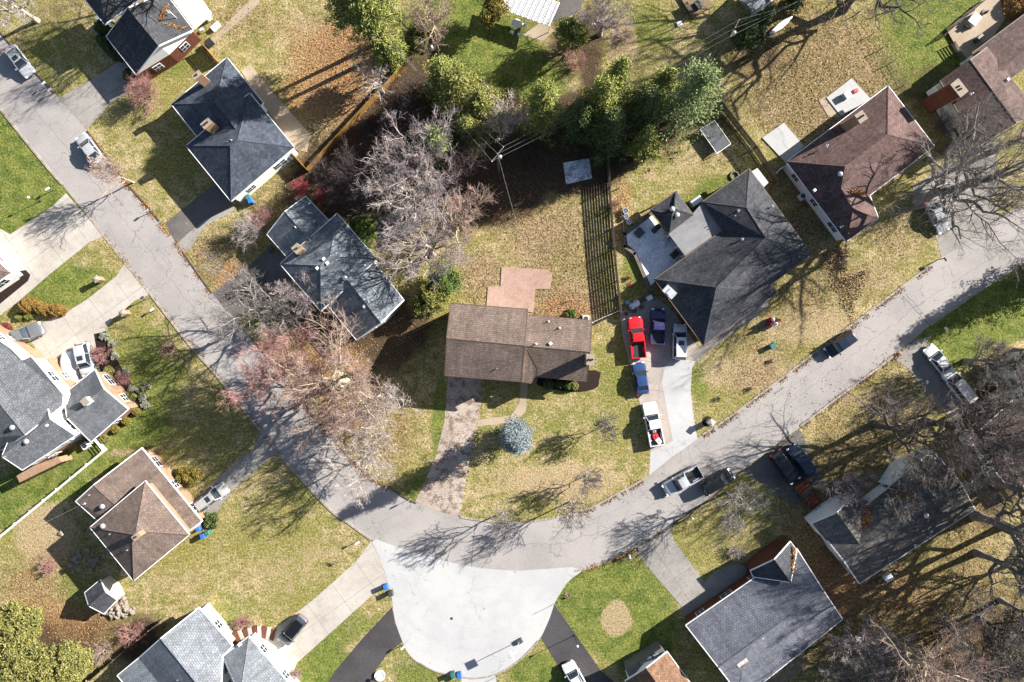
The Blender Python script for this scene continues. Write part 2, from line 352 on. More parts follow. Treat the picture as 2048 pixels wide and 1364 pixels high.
CUL = smoothline([(744,1084),(762,1123),(777,1168),(784,1198),(790,1240),(807,1288),(822,1313),(850,1332),(880,1345),(922,1354),(955,1356),(990,1349),(1024,1331),(1050,1310),(1081,1275),(1098,1240),(1109,1208),(1121,1186),(1137,1163),(1166,1141)])
sheet('road_turnaround', CUL + [(1150,1136)] + smoothline([(1144,1134),(1074,1139),(1024,1141),(947,1134),(887,1121),(809,1099),(752,1078)]), .008, M_cul)
def kerb(pts, w_=.16, h_=.1, mat=None):
    m = MB(); W = [P(*p) for p in pts]
    for a_, b_ in zip(W[:-1], W[1:]):
        d = b_ - a_; L = d.length
        if L < .01: continue
        m.box(((a_ + b_) / 2) + Vector((0, 0, h_ / 2 - .01)), (L + .03, w_, h_), math.atan2(d.y, d.x))
    o = m.build('kerb', mat or M_kerb); o['kind'] = 'structure'; return o
M_kerb = simple('kerb_concrete', lin((214, 204, 190)), lin((176, 160, 142)), 1.2, fine=.2)
M_kerbd = simple('kerb_dirty', lin((150, 128, 108)), lin((78, 62, 52)), .8, fine=.5)
def seg(line, x0, x1):
    return [p for p in line if x0 <= p[0] <= x1]
kerb(seg(LOW, -80, 131), .3); kerb(seg(LOW, 130, 248), .28, .05); kerb(seg(LOW, 248, 300), .28, .05); kerb(seg(LOW, 300, 525), .25); kerb(seg(LOW, 553, 742), .28)
kerb(seg(INN, -80, 116), .16, .12, M_kerbd); kerb(seg(INN, 175, 322), .16, .12, M_kerbd); kerb(seg(INN, 365, 425), .16, .12, M_kerbd)
kerb(seg(INN, 470, 834), .2, .12, M_kerbd); kerb(seg(INN, 921, 1294), .25, .1, M_kerb); kerb(seg(INN, 1396, 1870), .28, .08, M_kerb)
kerb(seg(RLO, 1861, 2130), .25, .1, M_kerb); kerb(seg(RLO, 1600, 1788), .28, .1, M_kerb); kerb(seg(RLO, 1345, 1486), .2, .1, M_kerbd); kerb(seg(RLO, 1150, 1266), .25, .06, M_kerb)
kerb(CUL[36:84], .2, .08)
Z = .012
sheet('driveway', [(116,196),(183,160),(252,112),(280,160),(262,182),(223,204),(174,258)], Z, M_conc2)
sheet('path', [(191,30),(187,60),(197,95),(212,112),(222,118),(228,110),(210,98),(203,78),(203,50),(205,40)], Z + .004, M_conc2)
sheet('driveway', [(331,446),(430,366),(470,395),(462,410),(352,488)], Z, M_dkas)
sheet('driveway', [(352,489),(376,467),(410,440),(464,412),(470,420),(410,452),(380,497),(368,505)], Z + .004, M_conc2)
sheet('driveway', [(425,586),(500,530),(530,502),(566,500),(600,560),(520,610),(478,640),(452,622)], Z, M_dkas)
sheet('driveway', [(132,386),(207,472),(179,484),(100,548),(40,600),(0,631),(-80,700),(-80,430),(0,457),(20,469),(107,411)], Z, M_conc)
sheet('driveway', [(250,526),(300,589),(270,601),(225,638),(212,658),(207,690),(190,738),(130,792),(60,712),(20,690),(-40,720),(-40,690),(60,655),(95,641),(132,626),(175,598),(232,553)], Z + .004, M_conc)
sheet('driveway', [(519,858),(553,903),(512,940),(460,985),(420,1045),(376,1010),(440,952),(512,893)], Z, M_conc2)
sheet('driveway', [(742,1083),(762,1123),(777,1168),(749,1186),(719,1213),(594,1326),(570,1390),(460,1270),(480,1262),(545,1262),(632,1195),(712,1123)], Z + .004, M_conc)
sheet('driveway', [(784,1214),(790,1246),(805,1284),(777,1305),(752,1340),(737,1390),(640,1390),(672,1340),(724,1278)], Z + .004, M_black)
sheet('driveway', [(1109,1209),(1098,1240),(1082,1276),(1122,1340),(1150,1390),(1260,1390),(1203,1343)], Z + .004, M_black)
sheet('driveway', [(922,1352),(990,1348),(1000,1400),(925,1400)], Z + .008, M_cul)
sheet('driveway', [(1267,1098),(1338,1052),(1349,1083),(1378,1122),(1406,1160),(1404,1173),(1361,1210),(1315,1157)], Z + .004, M_conc2)
sheet('path', [(1361,1210),(1404,1173),(1420,1150),(1455,1130),(1480,1128),(1495,1135),(1490,1150),(1440,1200),(1400,1240),(1372,1240)], Z + .008, M_conc2)
sheet('driveway', [(897,740),(962,740),(962,807),(947,882),(927,982),(921,1034),(882,1024),(830,1004),(869,922),(889,842)], Z, M_dirty)
sheet('path', [(1042,755),(1057,755),(1053,800),(1052,822),(1031,844),(954,853),(956,840),(1022,831),(1039,806)], Z + .004, M_tan)
sheet('driveway', [(1240,625),(1300,586),(1345,620),(1410,715),(1391,722),(1384,737),(1381,782),(1394,877),(1298,950),(1301,904),(1288,840),(1268,760),(1245,670)], Z, pave('tan_concrete', lin((224,213,203)), lin((204,192,182)), .6, .3, speck=.15, joints=4.2, ang=.15, stain=.12))
sheet('driveway', [(1329,737),(1324,764),(1334,822),(1346,882),(1301,904),(1298,951),(1345,913),(1395,878),(1385,830),(1381,782),(1384,737),(1391,722),(1345,715)], Z + .004, M_cul)
sheet('path', [(1391,722),(1378,708),(1410,688),(1470,648),(1520,612),(1535,600),(1537,612),(1520,628),(1470,662)], Z + .008, M_conc2, 0)
sheet('driveway', [(1788,717),(1831,680),(1863,672),(1850,690),(1946,795),(1940,815),(1908,838),(1871,805),(1811,732)], Z, M_conc2)
sheet('driveway', [(1486,942),(1598,857),(1650,965),(1590,1015)], Z, M_dkas)
sheet('driveway', [(1883,514),(1868,460),(1825,375),(1900,325),(1960,285),(1998,285),(1985,395),(2000,442),(1911,499)], Z, M_conc2)
sheet('patio', [(500,128),(482,142),(589,300),(614,304),(622,270),(538,176)], .06, M_tan)
sheet('patio', [(1003,534),(1096,539),(1105,551),(1100,578),(1071,578),(1067,625),(973,612),(976,573),(1001,573)], .1, M_red)
sheet('patio', [(1126,326),(1178,317),(1184,357),(1132,369)], .12, pave('painted_slab', lin((236,242,250), .85), lin((190,196,206), .85), .6, .6, speck=.5, stain=.6))
sheet('patio', [(740,445),(835,402),(858,440),(760,505)], .02, M_dkas)
sheet('patio', [(1702,157),(1652,196),(1681,233),(1740,198)], .15, M_cul)
sheet('patio', [(1637,201),(1650,193),(1682,236),(1657,234)], .05, M_tan)
sheet('patio', [(1567,246),(1524,276),(1573,328),(1607,292)], .12, M_cul)
sheet('patio', [(1962,2),(1890,60),(1915,105),(1945,130),(2012,32),(1990,-10)], .3, M_tan)
sheet('path', [(418,94),(500,24),(520,4),(512,-10),(480,20),(430,72),(400,95)], .02, M_tan)
sheet('patio', [(1046,70),(1080,46),(1110,60),(1085,82)], .02, M_tan)
sheet('patio', [(1160,20),(1175,-20),(1130,-20),(1100,40),(1120,45)], .02, M_dkas)
sheet('mulch_bed', [(1075,755),(1190,740),(1198,762),(1192,776),(1160,784),(1120,781),(1076,770)], .03, M_mulch, 3)
sheet('mulch_bed', [(38,542),(52,540),(61,550),(56,562),(0,608),(-60,640),(-60,620),(0,585),(40,558)], .03, M_mulch)
sheet('mulch_bed', [(188,668),(212,662),(218,690),(240,730),(275,785),(298,800),(296,812),(240,842),(205,878),(200,870),(270,815),(200,740)], .03, M_mulch)
def disc(x, y, r): return [(x + r * math.cos(a * .524), y + r * math.sin(a * .524)) for a in range(12)]
sheet('mulch_bed', disc(1415, 843, 11), .02, M_mulch)
# patio of the dark grey house: raised slab with low border wall
m = MB(); m.prism([tuple(P(*p).xy) for p in [(1252,471),(1303,432),(1372,515),(1312,560),(1300,572),(1272,505),(1254,490)]], 0, .35)
o = m.build('patio', pave('patio_slab', lin((245,245,248), .8), lin((228,230,236), .8), .3, .3, speck=.3, stain=.25)); o['kind'] = 'structure'
M_stone = simple('stone_border', lin((150,142,134)), lin((120,112,106)), 2)
m = MB(); pb = [P(*p) for p in [(1298,578),(1268,508),(1248,494),(1248,469),(1303,427)]]
for a_, b_ in zip(pb[:-1], pb[1:]):
    d = b_ - a_; m.box((a_ + b_) / 2 + Vector((0, 0, .25)), (d.length + .35, .4, .5), math.atan2(d.y, d.x))
tag(m.build('patio_wall', M_stone), 'low grey stone wall bordering the pale raised patio', 'low wall')
# ---------------------------------------------------------------- houses
M_white = siding('white_siding', (.8, .79, .76)); M_brickr = brick('red_brick', lin((150, 76, 50)), lin((120, 56, 40)), lin((150, 120, 100)))
M_brickt = brick('tan_brick', lin((214, 170, 134)), lin((190, 140, 104)), lin((200,180,160))); M_beige = siding('beige_siding', (.5, .45, .38))
M_trim = grime('white_trim', (.72, .72, .72), .5, .3); M_trimb = grime('brown_trim', lin((110, 92, 82)), .6, .3); M_trimd = grime('grey_trim', lin((120, 122, 126)), .6, .3)
M_glass = grime('dark_glass', (.02, .03, .04), .08, .6); M_metal = grime('galvanised', (.6, .61, .62), .35, .5, .6)
M_door = grime('white_door', (.66, .65, .62), .5, .3)
S_navy = shingle('navy_shingle', lin((112, 120, 134)), lin((84, 92, 108)))
S_char = shingle('charcoal_shingle', lin((106, 108, 114)), lin((84, 86, 93)))
S_grey = shingle('grey_shingle', lin((142, 146, 152)), lin((120, 124, 130)))
S_slate = shingle('slate_shingle', lin((164, 172, 180)), lin((124, 134, 144)))
S_lgrey = shingle('pale_grey_shingle', lin((170, 176, 184)), lin((150, 157, 166)))
S_tan = shingle('tan_shingle', lin((160, 141, 131)), lin((138, 121, 111)))
S_brown = shingle('brown_shingle', lin((148, 126, 120)), lin((118, 98, 94)))
S_mar = shingle('maroon_shingle', lin((146, 120, 116)), lin((116, 94, 92)))
S_old = shingle('weathered_shingle', lin((160, 154, 148)), lin((124, 120, 116)))
S_orng = shingle('orange_shingle', lin((176, 140, 114)), lin((140, 108, 88)))
def roof_block(root, verts, faces, rm, wm, wm2=None, zs=None, ov=.4, trim=None, walls=True, th=.15, wins=True, base=0., skip=()):
    W = [P(*v) for v in verts]; trim = trim or M_trim
    m = MB(); faces = [list(f) for f in faces]
    for f in faces:            # make up-facing
        n = Vector((0, 0, 0)); q = [W[i] for i in f]
        for i in range(len(q)): n += q[i].cross(q[(i + 1) % len(q)])
        if n.z < 0: f.reverse()
    for f in faces:
        m.face([W[i] for i in f]); m.face([W[i] - Vector((0, 0, th)) for i in reversed(f)])
    ed = {}
    for fi, f in enumerate(faces):
        for i in range(len(f)):
            a_, b_ = f[i], f[(i + 1) % len(f)]; ed.setdefault((min(a_, b_), max(a_, b_)), []).append((a_, b_, fi))
    roof = m.build('roof', rm, root, uv=True)
    bd = [e[0][:2] for e in ed.values() if len(e) == 1]; nxt = dict(bd)
    t = MB()
    for a_, b_ in bd:
        A, B = W[a_], W[b_]; d = B - A; out = Vector((d.y, -d.x, 0)).normalized()
        for (z0, z1, o0) in ((-.18, .015, .05),):
            p = [A + out * o0, B + out * o0]
            t.face([p[0] + Vector((0, 0, z0)), p[1] + Vector((0, 0, z0)), p[1] + Vector((0, 0, z1)), p[0] + Vector((0, 0, z1))])
            t.face([p[0] + Vector((0, 0, z1)), p[1] + Vector((0, 0, z1)), B - out * .07 + Vector((0, 0, z1)), A - out * .07 + Vector((0, 0, z1))])
            t.face([p[1] + Vector((0, 0, z0)), p[0] + Vector((0, 0, z0)), A + Vector((0, 0, z0)), B + Vector((0, 0, z0))])
    t.build('gutter', trim, root)
    # ridge caps on convex inner edges
    rc = MB(); cnt = 0
    def nrm(f):
        n = Vector((0, 0, 0)); q = [W[i] for i in f]
        for i in range(len(q)): n += q[i].cross(q[(i + 1) % len(q)])
        return n.normalized()
    for key, e in ed.items():
        if len(e) != 2: continue
        A, B = W[key[0]], W[key[1]]; f0, f1 = faces[e[0][2]], faces[e[1][2]]
        c1 = sum((W[i] for i in f1), Vector()) / len(f1)
        if nrm(f0).dot(c1 - A) > -.05: continue
        d = (B - A); side = Vector((d.y, -d.x, 0)).normalized() * .13; up = Vector((0, 0, .045))
        zz = Vector((0, 0, -.03)); rc.face([A - side + zz, A + up, B + up, B - side + zz]); rc.face([A + up, A + side + zz, B + side + zz, B + up]); cnt += 1
    if cnt: rc.build('ridge_cap', rm, root, uv=True)
    if not walls: return roof
    loops = []; todo = dict(nxt)
    while todo:
        s0 = next(iter(todo)); L = [s0]; c_ = todo.pop(s0)
        while c_ != s0 and c_ in todo: L.append(c_); c_ = todo.pop(c_)
        loops.append(L)
    m = MB(); wl = []
    for L in loops:
        n = len(L); ins = []
        for i in range(n):
            p, q, r = (W[L[(i - 1) % n]].to_2d(), W[L[i]].to_2d(), W[L[(i + 1) % n]].to_2d())
            d1 = (q - p).normalized(); d2 = (r - q).normalized(); n1 = Vector((-d1.y, d1.x)); n2 = Vector((-d2.y, d2.x))
            b_ = n1 + n2
            b_ = n1 if b_.length < .2 else b_ / max(.35, b_.dot(n1))
            ins.append(q + b_ * ov)
        for i in range(n):
            j = (i + 1) % n; a2, b2 = ins[i], ins[j]; ta, tb = W[L[i]].z - .03, W[L[j]].z - .03
            s_ = zs if zs else min(ta, tb)
            if zs and s_ < min(ta, tb):
                m.face([(*a2, base), (*b2, base), (*b2, s_), (*a2, s_)], 0); m.face([(*a2, s_), (*b2, s_), (*b2, tb), (*a2, ta)], 1)
            else: m.face([(*a2, base), (*b2, base), (*b2, tb), (*a2, ta)], 0)
            wl.append((a2, b2, min(ta, tb)))
    m.build('wall', [wm, wm2 or wm], root, uv=True)
    if wins:
        cntw = 0
        for a2, b2, tz in wl:
            d = b2 - a2; L = d.length
            if L < 2.6: continue
            k_ = max(1, int(L // 3.6)); u = d.normalized(); out = Vector((u.y, -u.x))
            for q in range(k_):
                c2 = a2 + d * ((q + .5) / k_); rz = math.atan2(d.y, d.x)
                for zc in ([1.6] if tz < 4.6 else [1.5, tz - 1.35]):
                    ww = 1.1 + .5 * ((cntw * 7) % 3 == 0); cntw += 1; hh = 1.1
                    fr = MB(); cc = Vector((*(c2 + out * .02), zc)); 
                    fr.box(cc, (ww + .16, .1, hh + .16), rz); fo = fr.build('window', M_trim, root)
                    pn = MB(); pn.box(cc + Vector((*(out * .04), 0)), (ww, .06, hh), rz); pn.build('pane', M_glass, fo)
                    mu = MB(); mu.box(cc + Vector((*(out * .06), 0)), (.05, .05, hh), rz); mu.box(cc + Vector((*(out * .06), 0)), (ww, .05, .05), rz); mu.build('window_frame', M_trim, fo)
    return roof
def hip(root, n, e, s, w_, r1, r2, rm, wm, **kw):   # corners in order, ridge r1 near edge (w_,n), r2 near edge (e,s)
    return roof_block(root, [n, e, s, w_, r1, r2], [(3, 0, 4), (0, 1, 5, 4), (1, 2, 5), (2, 3, 4, 5)], rm, wm, **kw)
def gable(root, a, b, c, d, r1, r2, rm, wm, **kw):   # eave a-b, eave c-d ; ridge r1 (between d and a), r2 (between b and c)
    return roof_block(root, [a, b, c, d, r1, r2], [(0, 1, 5, 4), (2, 3, 4, 5)], rm, wm, **kw)
def chimney(root, x, y, ztop, zbot, sx, sy, rz, mat, flues=2):
    p = P(x, y, ztop); m = MB(); m.box((p.x, p.y, (ztop + zbot) / 2), (sx, sy, ztop - zbot), rz)
    o = m.build('chimney', mat, root, uv=True)
    c_ = MB(); c_.box((p.x, p.y, ztop + .04), (sx + .12, sy + .12, .1), rz); c_.build('chimney_cap', M_stone2, o)
    f = MB(); u = Vector((math.cos(rz), math.sin(rz)))
    for q in range(flues):
        t_ = (q - (flues - 1) / 2) * .42; f.lathe((p.x + u.x * t_, p.y + u.y * t_, ztop + .05), [(.14, 0), (.14, .22), (.1, .22), (.1, .03)], 10)
    f.build('flue', M_flue, o); return o
M_stone2 = simple('chimney_cap', lin((200, 188, 170)), None, 3); M_flue = simple('flue_clay', lin((150, 84, 60)), None, 3)
def vent(root, x, y, z, kind='pipe'):
    p = P(x, y, z + .2); m = MB()
    if kind == 'pipe':
        m.tube((p.x, p.y, z - .4), (p.x, p.y, z + .45), .06, None, 8); m.lathe((p.x, p.y, z - .05), [(.2, 0), (.09, .12)], 8)
        m.build('vent_pipe', M_metal, root)
    elif kind == 'box':
        m.box((p.x, p.y, z + .08), (.42, .42, .3), .7, top=.8); m.build('roof_vent', M_trim, root)
    else:
        m.lathe((p.x, p.y, z - .15), [(.16, 0), (.16, .3), (.3, .32), (.36, .42), (.3, .56), (.15, .66), (0.02, .68)], 14); m.build('turbine_vent', M_metal, root, smooth=True)
def panel_door(root, x0, y0, x1, y1, z0, z1, mat=None, name='garage_door'):   # flat door between two ground points
    a_, b_ = P(x0, y0), P(x1, y1); d = b_ - a_; rz = math.atan2(d.y, d.x); c_ = (a_ + b_) / 2
    m = MB(); m.box((c_.x, c_.y, (z0 + z1) / 2), (d.length, .14, z1 - z0), rz)
    for i in range(1, 4): m.box((c_.x, c_.y, z0 + (z1 - z0) * i / 4), (d.length, .17, .03), rz)
    m.build(name, mat or M_door, root)
def house(name, label, x, y, cat='house'): return thing(name, label, cat, P(x, y))
# H1 brick house top left
h = house('brick_house', 'brick house with charcoal gable roof and white patio cover at the top left', 300, 70)
gable(h, (212,73,3.2), (272,149.5,3.2), (387,60,3.2), (330,-15,3.2), (255,16,5.8), (317,92,5.8), S_char, M_brickr, wm2=M_white, zs=2.6, ov=.3)
hip(h, (170,-1,5.3), (209,49,5.3), (290,-10,5.3), (250,-60,5.3), (190,-70,8.4), (235,-90,8.4), S_char, M_white, ov=.3)
mm = MB(); mm.prism([tuple(P(*p, 2.6).xy) for p in [(346,0),(390,58),(424,28),(405,0),(390,-20),(335,-15)]], 2.5, 2.65); mm.build('patio_cover', grime('white_metal_roof', (.82,.82,.82), .4), h)
chimney(h, 338, 22, 5.6, 3.5, .1, .1, 0, M_metal, 0)
vent(h, 334, 22, 4.6)
# H2 navy hip
h = house('hip_roof_house', 'dark blue grey hip roofed house beside the orange leafy back yard', 470, 260)
hip(h, (342.7,208.6,2.9), (454,114.5,2.9), (530,208,2.9), (418,302,2.9), (437,202,5.), (470,246,5.), S_navy, M_white) if False else roof_block(h, [(342.7,208.6,2.9),(454,114.5,2.9),(527,206,2.9),(415,300,2.9),(430,206,5.),(476,264,5.)], [(0,1,4),(1,2,5,4),(3,0,4,5)], S_navy, M_white, skip=())
roof_block(h, [(371.6,291.6,3.5),(462,403,3.5),(589,294.7,3.5),(499.5,185.6,3.5),(460.7,291.6,5.7),(475,280,5.7)], [(0,1,4),(1,2,5,4),(2,3,5),(3,0,4,5)], S_navy, M_white)
chimney(h, 413, 247, 6.6, 3.4, 1.25, .75, .7, M_brickt, 2); chimney(h, 394, 150, 6.2, 0, 1.1, .6, .7, M_brickt, 1)
vent(h, 462, 280, 5.4); vent(h, 456, 284, 5.2)
# H3 slate
h = house('split_roof_house', 'slate grey house with three stepped roofs under bare trees', 665, 545)
gable(h, (611,392,3.0), (666,450,3.0), (600,545,3.0) if False else (588,531,3.0), (533.6,468.6,3.0), (569,423,4.5), (625,487,4.5), S_slate, M_white, ov=.3)
gable(h, (712,478,3.0), (808,600,3.0), (713,680,3.0), (622,571,3.0), (668,525,4.9), (762,646,4.9), S_slate, M_white, ov=.3)
roof_block(h, [(559.8,527.7,4.3),(642,623,4.3),(754,518.6,4.3),(674.5,426.6,4.3),(641,531,6.2),(660,512,6.2)], [(0,1,4),(1,2,5,4),(2,3,5),(3,0,4,5)], S_slate, M_white, wins=True)
chimney(h, 594, 497, 6.4, 3.2, .95, .95, .75, M_brickt, 1)
for x, y, z, kd in ((592,453,4.2,'box'),(668,508,5.4,'box'),(647,518,6.,'box'),(654,526,6.,'box'),(634,536,5.9,'box'),(736,604,4.5,'box'),(728,613,4.6,'box'),(690,556,4.9,'turbine'),(728,530,4.6,'pipe'),(704,508,5.2,'pipe')): vent(h, x, y, z, kd)
# H4 centre brown
h = house('split_level_house', 'brown split level house behind the red patio in the centre', 1035, 690)
gable(h, (901.3,606.5,5.1), (1055.5,618.3,5.1), (1042.4,763.3,5.1), (889.2,751,5.1), (893,676.5,6.8), (1049,691.4,6.8), S_tan, M_beige, trim=M_trimb)
gable(h, (1053,629.5,3.2), (1184.3,640.6,3.2), (1174,762.5,3.2), (1046,752,3.2), (1046,691,5.0), (1180.5,703.5,5.0), S_tan, M_brickt, trim=M_trimb)
roof_block(h, [(1042.4,763.5,3.5),(1072.7,768.4,3.3),(1075,735,4.2),(1046,700,4.95),(1056,700,4.95)], [(0,1,2,4,3)], S_tan, M_beige, trim=M_trimb, walls=False)
chimney(h, 1181, 719, 7.2, 0, .95, 1.3, 0, M_brickt, 2)
for x, y, z, kd in ((994,737,5.5,'pipe'),(1097,643,3.6,'pipe'),(1119,656,4.,'pipe'),(1101,687,4.9,'box'),(1072,688,5,'pipe')): vent(h, x, y, z, kd)
panel_door(h, 912, 743, 955, 746, .05, 2.2)
# H5 charcoal big
h = house('charcoal_roof_house', 'large charcoal hip roofed house with patio and packed driveway', 1470, 530)
v = [(1498.6,336.8,3),(1404,403.9,3),(1444.8,460.8,3),(1308.7,558.4,3),(1406.9,691,3),(1556,585.5,3),(1543.3,568.6,3.25),(1622.7,508,3),(1492.5,415.6,4.9),(1531,476,5.6),(1432.4,574.8,5.6)]
roof_block(h, v, [(0,1,8),(1,2,9,8),(2,3,10,9),(3,4,10),(4,5,6,7,9,10),(7,0,8,9)], S_char, M_brickr, trim=grime('copper_trim', lin((150,120,104)), .5))
mm = MB(); mm.prism([tuple(P(*p, 2.8).xy) for p in [(1404,406),(1445,462),(1372,514),(1336,466),(1383,430)]], 2.65, 2.8); fr = mm.build('flat_roof', simple('roll_roofing', lin((176,176,178)), lin((150,150,154)), .6, fine=.12), h)
mm = MB()
for p in [(1340,470),(1356,492),(1370,510)]: q = P(*p, 2.6); mm.box((q.x, q.y, 1.3), (.14, .14, 2.6), .7)
mm.build('post', M_trim, h)
roof_block(h, [(1352.4,382.3,2.8),(1300.7,419.3,2.8),(1338.5,466.4,2.8),(1387,430,2.8),(1349,417,4.4),(1344,430,4.4)], [(0,1,5,4),(1,2,5),(2,3,4,5),(3,0,4)], S_char, M_beige, walls=False, trim=grime('copper_trim', (1,1,1)))
mm = MB()
for p in [(1352,387),(1305,420),(1338,461)]: q = P(*p, 2.7); mm.box((q.x, q.y, 1.4), (.2, .2, 2.8), .7)
mm.build('pavilion_post', M_brickt, h)
vent(h, 1344.5, 418, 4.1, 'turbine'); vent(h, 1354, 430, 3.8, 'turbine')
q = P(1339, 584, 3.9); mm = MB(); mm.box((q.x, q.y, 3.75), (1.7, 1.1, .5), -.75); mm.box((q.x, q.y, 4.05), (.5, .9, .2), -.75); mm.build('roof_unit', M_metal, h)
for x, y, z in ((1478,421,4.6),(1486,478,4.9),(1546,412,3.9),(1470,432,4.2)): vent(h, x, y, z)
# H6 maroon
h = house('maroon_roof_house', 'maroon hip roofed house with tall chimney below the leaf strewn yard', 1720, 320)
v = [(1776.4,171.2,3),(1573,323.2,3),(1692.9,483.5,3),(1757,436,3),(1740,390.5,3),(1869,292,3),(1775,269,5.8),(1690,333,5.8),(1681.6,375.6,5.0),(1706,420,5.0)]
roof_block(h, v, [(0,1,7,6),(1,2,9,8,7),(2,3,9),(3,4,8,9),(4,5,6,7,8),(5,0,6)], S_mar, M_white)
chimney(h, 1722, 234, 7.4, 3.5, 1.1, 1.2, .6, M_brickt, 2)
for x, y, z, kd in ((1655,291,4.6,'pipe'),(1680,348,5.2,'turbine'),(1630,380,4.,'box'),(1684,453,3.5,'pipe')): vent(h, x, y, z, kd)
# H12 top right brown
h = house('brown_gable_house', 'brown gable roofed house with red brick chimney at the right edge', 1950, 190)
gable(h, (1974.5,94.3,4.0), (2078,228,4.0), (1955,292,3.9), (1879.7,161.2,3.9), (1939.6,120,5.2), (2032,246,5.2), S_brown, M_white, wm2=M_beige, zs=2.2, trim=M_trimb)
gable(h, (1944,106,3.4), (2140,-40,3.4), (2190,40,3.4), (2000,172,3.4), (1985,150,4.3), (2170,10,4.3), S_brown, M_white, trim=M_trimb, wins=False)
chimney(h, 1918, 176, 6.4, 0, 2.0, 1.2, -.9, M_brickr, 2); vent(h, 1944, 187, 4.9); vent(h, 2017, 158, 4.4, 'box')
# H7 left two storey
h = house('two_storey_house', 'two storey white house with grey roofs and orange brick base at the left edge', 80, 830)
gable(h, (23.5,697.5,5.4), (126.7,815,5.4), (-10,965,5.4), (-110,850,5.4), (-40,760,7.6), (49.3,873,7.6), S_grey, M_brickt, wm2=M_white, zs=2.7) if False else None
roof_block(h, [(-60,640,5.4),(23.5,697.5,5.4),(44.6,719.8,5.4),(62.2,712,5.4),(126.7,788.6,5.4),(124,812,5.4),(50,870,7.5),(-60,735,7.5),(-60,880,5.6),(3,900,5.4)], [(0,1,2,3,4,5,6,7),(7,6,9,8)], S_grey, M_brickt, wm2=M_white, zs=2.7, ov=.3, trim=M_trim)
gable(h, (91.5,796,5.3), (45,845,5.3) if False else (30,850,5.3), (44.6,940.4,5.3), (151,871,5.3), (99.7,837,7.0), (3.5,913,7.0), S_grey, M_brickt, wm2=M_white, zs=2.7, ov=.25)
gable(h, (126.7,788.6,3.2), (190,738.6,3.2), (256.9,818.4,3.2), (181.8,884,3.2), (133.7,836,4.8), (206.5,776,4.8), S_grey, M_brickt, ov=.3)
chimney(h, 170, 803, 5.6, 3.5, .8, .8, .7, M_white, 0)
for x, y, z, kd in ((25,855,7.2,'turbine'),(53,883,6.7,'turbine'),(93,850,6.6,'box'),(151,831,4.3,'box'),(188,799,4.3,'box'),(36,832,6.8,'pipe')): vent(h, x, y, z, kd)
mm = MB(); mm.prism([tuple(P(*p, 0).xy) for p in [(58,945),(92,925),(140,908),(146,918),(100,940),(64,958)]], 0, 2.4); mm.build('porch', M_brickt, h, uv=True)
# H8 tan
h = house('tan_roof_house', 'tan roofed house with a raised square roof and silver car alongside', 280, 1030)
gable(h, (283.6,895.7,3.0), (404.5,1042.5,3.0), (330,1125,3.0) if False else (300,1135,3.1), (151,1002.6,3.9), (186.3,970.3,4.6), (330,1100,4.6) , S_tan, M_brickt, wins=True)
roof_block(h, [(290.2,962,5.2),(378.7,1069.5,5.2),(267.2,1162,5.2),(179.7,1054.7,5.2),(272,1062,7.3),(264,1069,7.3)], [(3,0,4,5),(0,1,4),(1,2,5,4),(2,3,5)], S_tan, M_brickt, wins=False)
chimney(h, 273, 1073, 8.2, 6, 1.0, .6, .7, M_brickt, 1)
for x, y, z, kd in ((179,990,4.2,'pipe'),(168,1008,4.,'pipe'),(205,1013,4.3,'turbine'),(206,1052,5.6,'turbine'),(220,1068,5.9,'pipe'),(255,1100,6.2,'pipe')): vent(h, x, y, z, kd)
# H9 bottom left pale
h = house('pale_roof_house', 'pale grey roofed house with brick entry steps at the bottom edge', 420, 1330)
roof_block(h, [(398,1215,3),(466,1292,3),(445,1313.4,3.4),(441,1400,4.2),(470,1450,5.2),(320.7,1277.1,5.6),(277,1316,3.4),(234,1351,2.8),(300,1430,2.8),(345,1400,3.4),(420,1400,5.6)],
 [(5,0,1,2,3,10),(5,10,9,6),(6,9,8,7)], S_lgrey, M_white)
roof_block(h, [(445,1313.4,3.0),(497.6,1272.4,3.0),(640,1440,3.0),(520,1500,3.0),(480,1392,5.2)], [(0,1,4),(1,2,4),(2,3,4),(3,0,4)], S_lgrey, M_white)
vent(h, 478, 1290, 3.2, 'box'); vent(h, 356, 1359, 4.3)
panel_door(h, 548, 1316, 585, 1359, .05, 2.2)
mm = MB()
for i in range(9):
    q = P(478 + i * 8.5, 1272 - abs(i - 5) ** 1.3 * -1.4 - 14 + i * .6, 0); mm.box((q.x, q.y, .08 + .09 * (8 - i) / 2), (.5, 1.6, .16 + .09 * (8 - i)), .5 - i * .09, mi=i % 2)
mm.build('entry_steps', [M_brickr, M_conc], h, uv=True)
# H10 lower right
h = house('grey_blue_roof_house', 'grey gable roofed house with red brick front below the asphalt driveway', 1530, 1230)
gable(h, (1371.2,1250.6,3), (1594,1097,3), (1685.5,1238.3,3), (1485,1398,3), (1437,1335.3,5.6), (1647.6,1181.5,5.6), S_grey if False else shingle('blue_grey_shingle', lin((150,154,166)), lin((128,132,146))), M_brickr, wm2=M_white, zs=2.5)
roof_block(h, [(1500.5,1141.4,3.05),(1548.4,1119,5.0),(1580.7,1082.3,3.05),(1594,1101,3.1),(1581.9,1164.8,4.9),(1507,1154,3.1)], [(0,1,4,5),(1,2,3,4)], S_char, M_brickr, wm2=M_brickr, ov=.2, wins=False)
vent(h, 1391, 1270, 3.2, 'box'); vent(h, 1525, 1275, 5.2, 'box'); vent(h, 1612, 1174, 4.5); vent(h, 1628, 1199, 4.6, 'box'); vent(h, 1610, 1277, 3.6)
q = P(1481, 1320, 4.8); mm = MB(); mm.box((q.x, q.y, 4.6), (1.5, 1.1, .9), .6); mm.build('dormer', M_beige, h, uv=True)
